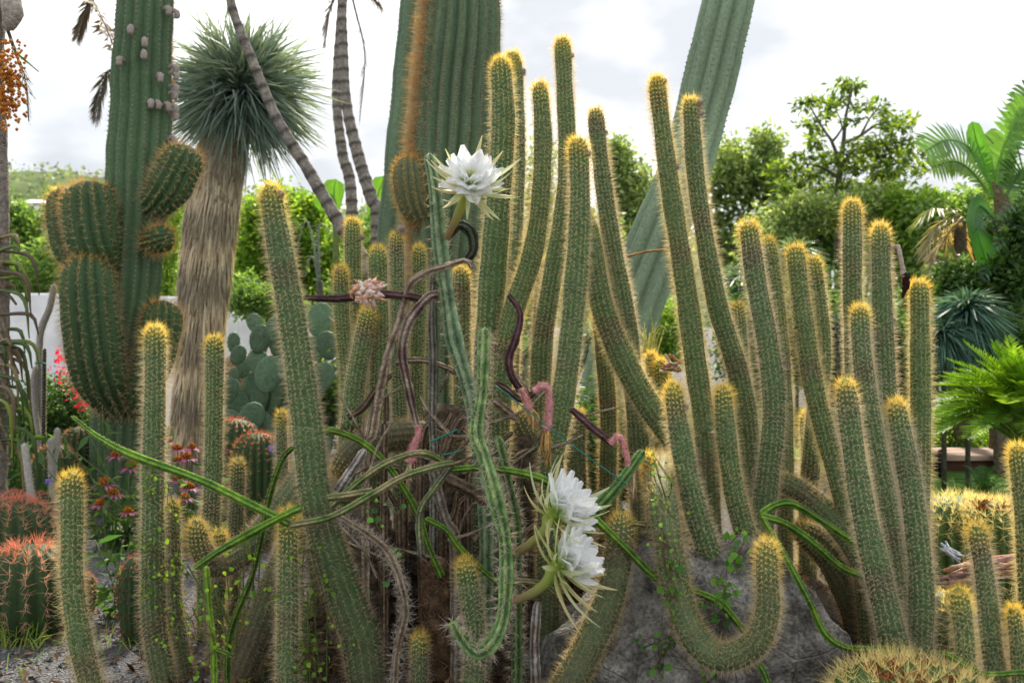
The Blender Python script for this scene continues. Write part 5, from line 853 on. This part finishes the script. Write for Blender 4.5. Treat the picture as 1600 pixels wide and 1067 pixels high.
# ---------------------------------------------------------------- flowers
def petal_mesh(name, L_, W_, cup, curl, ruff, ca, cb):
    nu, nv_ = 9, 5; u, v = np.meshgrid(np.linspace(0, 1, nu), np.linspace(-1, 1, nv_), indexing='ij'); wv = W_*(np.sin(np.clip(u, 0.03, 0.97)**0.75*math.pi)**0.75)/2
    X = v*wv; Y = u*L_; Z = cup*L_*u*u*0.0+curl*L_*u**2+0.22*W_*(v**2-0.4)*np.sin(u*math.pi)+ruff*W_*np.sin(v*5+u*9)*u*u; V = np.stack([X, Y, Z], -1).reshape(-1, 3)
    i = np.arange(nu-1)[:, None]; j = np.arange(nv_-1)[None]; F = np.stack([i*nv_+j, i*nv_+j+1, (i+1)*nv_+j+1, (i+1)*nv_+j], -1).reshape(-1, 4); c = lerp(ca, cb, np.clip(u*2.2, 0, 1).reshape(-1, 1))
    o = mesh(name, V, F, M_petal, None, c); me = o.data; bpy.data.objects.remove(o); return me
WH, GW = (0.93, 0.94, 0.96), (0.62, 0.80, 0.25)
PET = [petal_mesh('petal', 0.10, 0.056, 0, 0.10*s, 0.09, GW, WH) for s in (1, 0.4, 1.6)]
SEP = [petal_mesh('sepal', 0.10, 0.013, 0, -0.25*s, 0.05, (0.52, 0.66, 0.14), cb) for s, cb in ((0.5, (0.62, 0.66, 0.34)), (1.2, (0.66, 0.60, 0.32)), (1.8, (0.62, 0.66, 0.40)))]
def flower(parent, label, mouth, axis, basepts, size, open_=1.0, dpt=2.8):
    ax_ = norm(A(*axis)); a = Acc(); V, F, q = tube([mouth, mouth-ax_*0.03*size]+basepts, list(np.linspace(0.019, 0.009, len(basepts)+2)*size), seg=10, ds=0.01, rough=0.06)
    a.add(V, F[0], lerp(np.tile((0.42, 0.58, 0.10), (len(V), 1)), np.tile((0.30, 0.24, 0.12), (len(V), 1)), np.clip(q/(0.14*size), 0, 1)[:, None])); a.F4.append(F[1]); fl = a.build('flower', M_petal, parent); fl['label'] = label
    e1 = norm(np.cross(ax_, A(0.2, 0.9, 0.3))); e2 = np.cross(ax_, e1)
    def put(me, ang, tilt, sc, off, nm):
        out_ = e1*math.cos(ang)+e2*math.sin(ang); yv = norm(ax_*math.cos(tilt)+out_*math.sin(tilt)); xv = norm(np.cross(ax_, out_)); zv = np.cross(xv, yv)
        if np.dot(zv, ax_) < 0 and tilt < 1.5 or False: pass
        o = bpy.data.objects.new(nm, me); COL.objects.link(o); o.parent = fl; p = mouth+ax_*off+out_*0.010*size
        M = Matrix(((xv[0], yv[0], zv[0], p[0]), (xv[1], yv[1], zv[1], p[1]), (xv[2], yv[2], zv[2], p[2]), (0, 0, 0, 1))) @ Matrix.Scale(sc, 4)
        o.matrix_parent_inverse = PINV(fl) @ M
    for k in range(9): put(PET[rng.integers(3)], k*0.698+rng.normal(0, 0.06), 0.34*open_+rng.normal(0, 0.04), size*rng.uniform(0.82, 0.95), 0.004, 'petal')
    for k in range(11): put(PET[rng.integers(3)], k*0.571+0.3+rng.normal(0, 0.06), 0.62*open_+rng.normal(0, 0.06), size*rng.uniform(0.85, 1.02), 0.0, 'petal')
    for k in range(9): put(PET[rng.integers(3)], k*0.698+rng.normal(0, 0.1), 0.95*open_+rng.normal(0, 0.10), size*rng.uniform(0.8, 1.0), -0.004, 'petal')
    for k in range(22): put(SEP[rng.integers(3)], k*0.2856*1.7+rng.normal(0, 0.1), 1.35*open_**0.3+rng.uniform(-0.35, 0.6), size*rng.uniform(1.0, 1.55), -0.012*rng.uniform(0, 2.4), 'sepal')
    n = 90; u = norm(ax_+rng.normal(0, 0.28, (n, 3))); V, F, c = spines(np.tile(mouth, (n, 1)), u, np.tile(e1, (n, 1)), np.zeros(n), 1, (0.04*size, 0.06*size), (0, 0.05), 0.0022, lambda q: np.tile(A(0.85, 0.85, 0.40), (len(q), 1))); stuff(mesh('stamens', V, F, M_petal, fl, c, False))
flower(s1, 'upper white flower facing up and forward', P(734, 287, 2.93), (0.20, -0.78, 0.62), [P(722, 322, 2.95), P(708, 352, 2.97), P(698, 372, 3.0)], 1.08, 1.15)
flower(s2, 'white flower opening to the right, higher of the lower pair', P(872, 798, 2.62), (0.72, -0.30, 0.60), [P(852, 828, 2.62), P(825, 852, 2.64), P(797, 868, 2.68)], 1.12, 0.8)
flower(s2, 'white flower opening to the right, lowest of all', P(880, 882, 2.55), (0.80, -0.30, 0.46), [P(856, 908, 2.56), P(832, 926, 2.58), P(800, 940, 2.6)], 1.12, 0.8)
def spent(parent, label, pts, wd, d, petals, pc=(0.62, 0.48, 0.28)):
    """drooping finished flower: pink hairy tube and a hanging bunch of dried petals (tip first: petals[0] start, petals[1] end)"""
    P3 = line3(pts, d); a = Acc(); V, F, q = tube(P3, [px(w_, d)/2*0.78 for w_ in wd], seg=9, ds=0.008, rough=0.12); a.add(V, F[0], np.tile((0.64, 0.30, 0.31), (len(V), 1))*rng.uniform(0.7, 1.3, (len(V), 1))); a.F4.append(F[1]); o = a.build('spent_flower', M_dry, parent); o['label'] = label
    ax = Axis(P3, [px(w_, d)/2 for w_ in wd]); n = 500; Q = rng.uniform(0, ax.L, n); C, R, T, N, B = ax.at(Q); th = rng.uniform(0, 6.283, n)[:, None]; rd = np.cos(th)*N+np.sin(th)*B
    V, F, c = spines(C+rd*R[:, None]*0.9, rd, T, Q, 1, (0.004, 0.010), (0.2, 1.0), 0.001, lambda q: np.tile(A(0.80, 0.50, 0.48), (len(q), 1))); stuff(mesh('hairs', V, F, M_spine, o, c, False))
    s, e = P(*petals[0], d), P(*petals[1], d); a = Acc()
    for k in range(15):
        j = rng.normal(0, 0.006, 3); add_tube(a, [e+rng.normal(0, 0.007, 3)-(e-s)*rng.uniform(0, 0.25), lerp(s, e, 0.5)+rng.normal(0, 0.008, 3), s+j*0.6], [0.0012, 0.0045, 0.003], np.array(pc)*rng.uniform(0.55, 1.25), seg=5, ds=0.012, rough=0.2)
    a.build('dried_petals', M_dry, o)
spent(pk1, 'lowest pink drooping flower with cream dried petals', [(641, 722), (646, 700), (655, 676), (651, 664)], (20, 15, 11, 10), 2.9, ((642, 716), (639, 756)), (0.72, 0.56, 0.36))
spent(pk2, 'drooping spent flower with brown dried petals', [(827, 640), (822, 625), (815, 606)], (15, 12, 11), 2.88, ((826, 632), (836, 670)), (0.55, 0.36, 0.15))
spent(pk3, 'hooked pink flower with long orange-brown dried petals', [(854, 672), (858, 640), (857, 610), (848, 602), (834, 612)], (17, 14, 12, 15, 16), 2.9, ((854, 665), (856, 728)), (0.58, 0.36, 0.13))
spent(pk4, 'pink drooping flower with cream tassel', [(988, 742), (978, 710), (970, 684), (962, 684), (954, 694)], (12, 10, 11, 14, 14), 2.88, ((987, 735), (990, 786)), (0.62, 0.46, 0.28))
# withered pink-white flower on the horizontal stem
P0 = P(568, 454, 2.93); a = Acc()
for k in range(60):
    u = norm(rng.normal(size=3)*A(1, 0.8, 1)+A(0.1, -0.4, 0.1)); e = P0+u*A(0.056, 0.045, 0.052)*rng.uniform(0.75, 1.1)+A(0.012, 0, -0.008); r_ = rng.uniform(0.006, 0.012); cc = [(0.85, 0.66, 0.60), (0.80, 0.54, 0.48), (0.74, 0.40, 0.24), (0.90, 0.82, 0.70)][rng.integers(4)]
    add_tube(a, [e+rng.normal(0, 0.008, 3), lerp(P0, e, 0.6)+rng.normal(0, 0.006, 3), P0], [0.0015, r_, 0.004], cc, seg=6, ds=0.01, rough=0.2)
fl = a.build('withered_flower', M_dry, hz); fl['label'] = 'crumpled pink and cream withered flower'
# dried flower near the tiny golden offsets, and long dried wrappings at the golden barrels
def dried_bunch(name, label, p0, p1, n, r, cols, cat='dried flower', sp=0.012):
    a = Acc()
    for k in range(n):
        s = p0+rng.normal(0, sp, 3); e = p1+rng.normal(0, sp*1.4, 3); add_tube(a, [e, lerp(s, e, 0.5)+rng.normal(0, sp*0.7, 3), s], [r*0.3, r, r*0.7], np.array(cols[rng.integers(len(cols))])*rng.uniform(0.7, 1.2), seg=6, ds=0.02, rough=0.15)
    return tag(a.build(name, M_dry, None), label, cat)
dried_bunch('dried_flower', 'curled white and rust dried flower beside the tiny golden offsets', P(1040, 570, 3.6), P(1062, 574, 3.58), 12, 0.006, [(0.8, 0.72, 0.66), (0.55, 0.25, 0.12)], sp=0.016)
dried_bunch('dried_flower', 'long pinkish-tan dried flower lying on the golden barrel', P(1480, 905, 3.15), P(1612, 880, 3.1), 22, 0.008, [(0.66, 0.45, 0.33), (0.72, 0.58, 0.44), (0.45, 0.28, 0.26), (0.60, 0.34, 0.2)], sp=0.018)
dried_bunch('torn_plastic', 'scrap of crinkled bluish plastic caught on the golden barrel', P(1476, 852, 3.3), P(1500, 876, 3.3), 7, 0.006, [(0.45, 0.52, 0.60), (0.62, 0.66, 0.72)], 'plastic scrap')
dried_bunch('yellow_tuft', 'pale yellow feathery tuft behind the tiny golden offsets', P(1016, 575, 4.2), P(1014, 520, 4.2), 30, 0.004, [(0.72, 0.66, 0.22), (0.62, 0.62, 0.2)], 'plant', sp=0.028)
# teal plastic ties and a thin green cord
for lab, pts, d_, r_ in [('teal plastic tie around the dead stems', [(672, 691), (695, 680), (719, 670), (722, 680)], 2.84, 0.0026), ('lower teal plastic tie near the knotted joint', [(690, 711), (705, 708), (721, 704)], 2.84, 0.0026), ('thin green cord stretched past the pink drooping flowers', [(774, 602), (818, 636), (867, 675), (930, 722), (985, 760)], 2.8, 0.0018), ('teal tie on the grey stick-like cacti', [(55, 568), (63, 566), (72, 569)], 6.05, 0.006)]:
    a = Acc(); add_tube(a, line3(pts, d_), r_, (1, 1, 1), seg=6, ds=0.03); tag(a.build('garden_tie', M_cord, None), lab, 'tie')

# ---------------------------------------------------------------- creeper leaves, coneflowers, grass, epiphytes on the left edge
def creeper(label, spots, n, s, sp, ca=(0.08, 0.22, 0.02), cb=(0.34, 0.55, 0.05)):
    pos = np.vstack([P(x, y, d_)+rng.normal(0, 1, (n, 3))*A(sp, 0.01, sp) for x, y, d_ in spots]); m = len(pos); nm = norm(A(0, -1, 0.3)+rng.normal(0, 0.5, (m, 3))); e1 = norm(np.cross(nm, rng.normal(size=(m, 3)))); e2 = np.cross(nm, e1); r = s*rng.uniform(0.5, 1.1, (m, 1)); k = np.arange(6)*math.pi/3; rad = [1, 0.85, 0.95, 0.6, 0.95, 0.85]
    V = np.stack([pos]+[pos+(e1*math.cos(q)+e2*math.sin(q))*r*f+nm*0.002 for q, f in zip(k, rad)], 1).reshape(-1, 3); b = np.arange(m)[:, None]*7; F = np.concatenate([b+[[0, 1+i, 1+(i+1) % 6]] for i in range(6)]); c = np.repeat(lerp(ca, cb, rng.uniform(size=(m, 1))), 7, 0)
    a = Acc(); a.add(V, F, c)
    for k in range(len(spots)*2):
        i_ = rng.integers(len(pos)); j_ = np.argsort(np.linalg.norm(pos-pos[i_], axis=1))[[4, 9, 14]] if len(pos) > 16 else [0, 1, 2]; add_tube(a, [pos[i_]+A(0, 0.003, 0)]+[pos[q]+A(0, 0.003, 0) for q in j_], 0.0011, (0.16, 0.10, 0.05), seg=4, ds=0.02)
    return tag(a.build('creeper', M_leaf, None), label, 'creeper', kind='stuff')
creeper('small bright creeper leaves climbing the slim left columns', [(x, y, 3.03) for x, y in [(230, 745), (250, 755), (262, 800), (225, 850), (248, 890), (265, 850), (275, 880), (240, 930), (262, 900), (285, 900), (290, 940), (225, 905), (283, 955), (258, 1000), (262, 965)]], 8, 0.008, 0.022)
creeper('creeper leaves on the soil at the foot of the left columns', [(x, y, 2.72) for x, y in [(300, 960), (345, 1000), (310, 1040), (390, 905), (475, 860), (500, 920), (512, 992), (470, 1030), (492, 1045), (370, 880), (430, 935), (350, 920), (480, 1000)]], 7, 0.009, 0.03)
creeper('creeper leaves trailing over the boulder', [(x, y, 2.62) for x, y in [(1140, 860), (1150, 880), (1140, 905), (1135, 930), (1060, 925), (1048, 958), (1082, 958), (1102, 962), (1120, 968), (1040, 1010), (1035, 1048), (1010, 1000), (1150, 840), (1128, 920), (1100, 1060), (1045, 880)]], 7, 0.012, 0.02, (0.03, 0.13, 0.02), (0.16, 0.38, 0.05))
creeper('creeper leaves inside the dark central heap', [(x, y, 2.75) for x, y in [(600, 790), (575, 810), (592, 800), (585, 915), (620, 870)]], 4, 0.012, 0.03, (0.03, 0.15, 0.03), (0.15, 0.4, 0.1))
creeper('small creeper leaves over the U-curled stem top', [(x, y, 2.62) for x, y in [(1030, 730), (1045, 755), (1050, 790), (1035, 775), (1040, 830), (1052, 860), (1048, 890)]], 7, 0.007, 0.02, (0.05, 0.16, 0.03), (0.25, 0.42, 0.08))
def coneflower(x, y, d, s, group='pink coneflowers', label='pink coneflower with orange-brown cone in the bed by the giant cactus'):
    c = P(x, y, d); r = px(s, d); t = thing('coneflower', label, 'flower', (c[0], d, 0), group)
    a = Acc(); b = A(c[0]+rng.normal(0, 0.05), d+rng.normal(0, 0.03), -0.02); add_tube(a, [c, lerp(c, b, 0.5)+A(0.01, 0, 0), b], 0.0035, (0.10, 0.16, 0.05), seg=6, ds=0.06); a.build('stem', M_stem, t)
    n = 90; u = norm(rng.normal(size=(n, 3))); u[:, 2] = np.abs(u[:, 2]); po = c+u*r*A(0.5, 0.5, 0.55); V, F, cc = spines(po*1.0-u*0.0, u, np.tile(A(0.1, 0, 1), (n, 1)), u[:, 2], 1, (r*0.2, r*0.35), (0, 0.3), r*0.22, lambda q: lerp(np.tile(A(0.25, 0.05, 0.02), (len(q), 1)), np.tile(A(0.75, 0.28, 0.04), (len(q), 1)), rng.uniform(size=(len(q), 1)))); a = Acc(); a.add(V, F, cc); add_tube(a, [c+A(0, 0, r*0.5), c+A(0, 0, r*0.2), c], [r*0.2, r*0.48, r*0.5], (0.22, 0.06, 0.02), seg=10, ds=r*0.2); a.build('cone', M_dry, t)
    a = Acc()
    for k in range(13):
        an = k*0.483+rng.normal(0, 0.08); o = A(math.cos(an), math.sin(an), 0); sd = A(-o[1], o[0], 0)*r*0.16; dr = A(0, 0, -r*rng.uniform(0.15, 0.55)); p0 = c+o*r*0.42; V = A(p0+sd*0.6, p0-sd*0.6, p0+o*r*0.55+sd+dr*0.4, p0+o*r*0.55-sd+dr*0.4, p0+o*r*0.95+dr); a.add(V, np.array([[0, 1, 3, 2]]), np.array((0.62, 0.16, 0.36))*rng.uniform(0.7, 1.2)); a.F3.append(np.array([[2, 3, 4]])+a.n-5)
    a.build('petals', M_petal, t)
for x, y, d_, s in [(182, 712, 5.2, 14), (206, 730, 5.1, 15), (164, 757, 5.0, 16), (177, 772, 4.9, 14), (157, 788, 4.9, 14), (277, 702, 5.3, 12), (292, 716, 5.2, 14), (277, 720, 5.2, 12), (295, 762, 5.0, 13), (288, 778, 4.9, 12), (260, 690, 5.4, 12), (200, 800, 4.8, 12), (300, 700, 5.3, 11), (355, 760, 5.2, 12), (280, 750, 5.1, 13), (350, 700, 5.4, 12), (232, 690, 5.4, 12)]: coneflower(x, y, d_, s)
def leafy(label, x, y, d, n, r, l, ca, cb, cat='plant', name='leafy_plant'):
    c = P(x, y, d); t = thing(name, label, cat, (c[0], d, float(gh(c[0], d)))); a = Acc(); ps = []; ds_ = []
    for k in range(n):
        e = c+rng.normal(0, r, 3)*A(1, 0.6, 0.9); b = A(c[0]+rng.normal(0, r*0.4), d, float(gh(c[0], d))-0.02); add_tube(a, [e, lerp(e, b, 0.5)+rng.normal(0, 0.01, 3), b], 0.0025, (0.09, 0.14, 0.04), seg=5, ds=0.08)
        for q in np.linspace(0.05, 0.8, 8): ps.append(lerp(e, b, q)); 
    a.build('stem', M_stem, t); V, F, cc = leaves(np.array(ps), l, 0.28, ca, cb, up=0.3, hang=0.3); stuff(mesh('foliage', V, F, M_leaf, t, cc)); return t
leafy('leafy coneflower foliage beside the creeper-covered column', 188, 880, 3.9, 8, 0.06, 0.10, (0.03, 0.09, 0.025), (0.11, 0.21, 0.06))
leafy('tangle of coneflower stems and leaves by the giant cactus', 205, 770, 5.0, 34, 0.22, 0.10, (0.04, 0.11, 0.03), (0.14, 0.24, 0.08))
leafy('coneflower foliage between the slim column and the yucca', 300, 770, 5.0, 34, 0.20, 0.10, (0.04, 0.11, 0.03), (0.16, 0.26, 0.08))
leafy('low yellow-green weeds under the crossing vines', 480, 870, 3.0, 14, 0.06, 0.03, (0.16, 0.26, 0.03), (0.42, 0.5, 0.06))
leafy('weeds with reddish stems below the dark vine', 385, 930, 3.1, 30, 0.10, 0.03, (0.16, 0.24, 0.03), (0.40, 0.30, 0.08))
def grass(label, x, y, n, l, sp):
    d_ = ground_d(y); c = P(x, y, d_); px_ = c[0]+rng.normal(0, sp, n); py_ = d_+rng.normal(0, sp, n); pos = np.stack([px_, py_, gh(px_, py_)], -1); u = norm(A(0, 0, 1)+rng.normal(0, 0.45, (n, 3))); u[:, 2] = np.abs(u[:, 2]); ll = l*rng.uniform(0.5, 1.2, (n, 1)); sd = norm(np.cross(u, rng.normal(size=(n, 3))))*0.0022; m = pos+u*ll*0.55; tp = m+(u*A(1.3, 1.3, 0.4))*ll*0.5
    V = np.stack([pos+sd, pos-sd, m+sd, m-sd, tp], 1).reshape(-1, 3); b = np.arange(n)[:, None]*5; c_ = np.repeat(lerp((0.10, 0.22, 0.03), (0.35, 0.45, 0.10), rng.uniform(size=(n, 1))), 5, 0)
    tag(mesh('grass_tuft', V, [b+[[2, 3, 4]], b+[[0, 1, 3, 2]]], M_blade, None, c_), label, 'grass', kind='stuff')
for lab, x, y, n, l, sp in [('grass tuft on the gravel in front of the large red barrel', 25, 1010, 34, 0.14, 0.04), ('grass tuft between the red barrel and the solitary column', 62, 1005, 34, 0.13, 0.04), ('sparse grass on the open gravel near the solitary column', 30, 1050, 22, 0.08, 0.08), ('sparse grass behind the solitary column', 160, 880, 30, 0.10, 0.10), ('grass blades at the foot of the tall slim column', 190, 1010, 26, 0.12, 0.07), ('grass around the foot of the golden barrel by the lawn', 1480, 790, 60, 0.2, 0.15), ('grass fringe at the lawn corner', 1545, 780, 60, 0.18, 0.2)]: grass(lab, x, y, n, l, sp)
# palm at the left edge with hanging orange fruits
d = 5.2; x0 = P(-14, 0, d)[0]
fp = thing('fruiting_palm', 'palm at the frame edge with a hanging bunch of orange fruits', 'palm', (x0, d, 0))
a = Acc(); add_tube(a, [P(-14, -60, d), P(-10, 120, d), P(0, 240, d), P(2, 420, d), P(-6, 700, d), A(x0, d, -0.1)], [px(q, d)/2 for q in (44, 30, 22, 24, 34, 44)], (0.24, 0.21, 0.18), seg=14, ds=0.05, rough=0.06); a.build('trunk', M_bark, fp)
a = Acc(); add_tube(a, [P(12, 45, d-0.1), P(20, 20, d-0.1), P(8, -30, d)], [0.03, 0.055, 0.05], (0.34, 0.30, 0.26), seg=10, ds=0.03, rough=0.05); a.build('bract', M_bark, fp)
n = 420; u = rng.normal(size=(n, 3))*A(0.5, 0.5, 0.55); pos = P(14, 132, d-0.12)+u*A(px(22, d), px(20, d), px(64, d)); keep = np.abs(u[:, 2]) < 1.1; pos = pos[keep]; n = len(pos)
V0 = A([1, 0, 0], [-1, 0, 0], [0, 1, 0], [0, -1, 0], [0, 0, 1], [0, 0, -1]); F0 = np.array([[0, 2, 4], [2, 1, 4], [1, 3, 4], [3, 0, 4], [2, 0, 5], [1, 2, 5], [3, 1, 5], [0, 3, 5]])
V = (V0[None]*rng.uniform(0.009, 0.013, (n, 1, 1))+pos[:, None]).reshape(-1, 3); stuff(mesh('fruits', V, (F0[None]+np.arange(n)[:, None, None]*6).reshape(-1, 3), M_petal, fp, np.repeat(lerp((0.55, 0.20, 0.03), (0.75, 0.42, 0.08), rng.uniform(size=(n, 1))), 6, 0)))
frond('dry_frond', [P(45, 190, d), P(40, 130, d), P(20, 70, d), P(6, 30, d)], 0.08, (0.06, 0.07, 0.06), fp, hang=0.8, n=30)
frond('dry_frond', [P(60, 112, d), P(40, 95, d), P(20, 80, d)], 0.05, (0.16, 0.28, 0.05), fp, hang=0.5, n=14)
ep = thing('climbing_epiphyte', 'drooping strap-leaved epiphyte clinging to the palm at the frame edge', 'plant', (x0, d, 0))
EC = [(0.20, 0.26, 0.04), (0.08, 0.15, 0.03), (0.26, 0.20, 0.10), (0.12, 0.20, 0.05), (0.18, 0.13, 0.08)]
for k in range(34):
    y0 = rng.uniform(370, 690); x1 = rng.uniform(5, 62); dr = rng.uniform(-25, 70); dk = d-0.1+rng.normal(0, 0.05)
    V, F, q = tube([P(x1, y0+dr+30, dk-0.05), P(x1*0.8, y0+dr*0.3, dk-0.05), P(-4, y0, dk+0.05)], [0.003, 0.012, 0.008], seg=5, ds=0.04); mesh('leaf', V, F, M_blade, ep, np.tile(np.array(EC[k % 5])*rng.uniform(0.7, 1.2), (len(V), 1)))
a = Acc()
for k in range(9): y0 = 380+k*36; add_tube(a, [P(rng.uniform(8, 30), y0+60, d-0.08), P(rng.uniform(-4, 24), y0+20, d-0.1), P(-4, y0-20, d)], [0.006, 0.011, 0.01], (0.22, 0.17, 0.12), seg=6, ds=0.04, rough=0.15)
a.build('aerial_roots', M_bark, ep)
leafy('dark green leafy plant under the red-blossomed bush', 35, 700, 5.9, 30, 0.16, 0.11, (0.02, 0.07, 0.02), (0.10, 0.2, 0.05))
for nm, lab, x, y, d_ in [('purple_flower', 'tiny purple flower on a thin stalk behind the solitary column', 75, 752, 4.4), ('purple_flower', 'tiny purple flower on a thin stalk beside the round red-topped barrel', 426, 700, 4.4)]:
    c = P(x, y, d_); t = thing(nm, lab, 'flower', (c[0], d_, 0), 'tiny purple flowers'); a = Acc(); add_tube(a, [c, A(c[0]+0.02, d_, -0.02)], 0.002, (0.12, 0.2, 0.08), seg=5, ds=0.1); a.build('stem', M_stem, t); u = norm(rng.normal(size=(60, 3))); V, F, cc = leaves(c+u*0.012, 0.012, 0.6, (0.30, 0.20, 0.62), (0.5, 0.38, 0.8)); mesh('head', V, F, M_petal, t, cc)
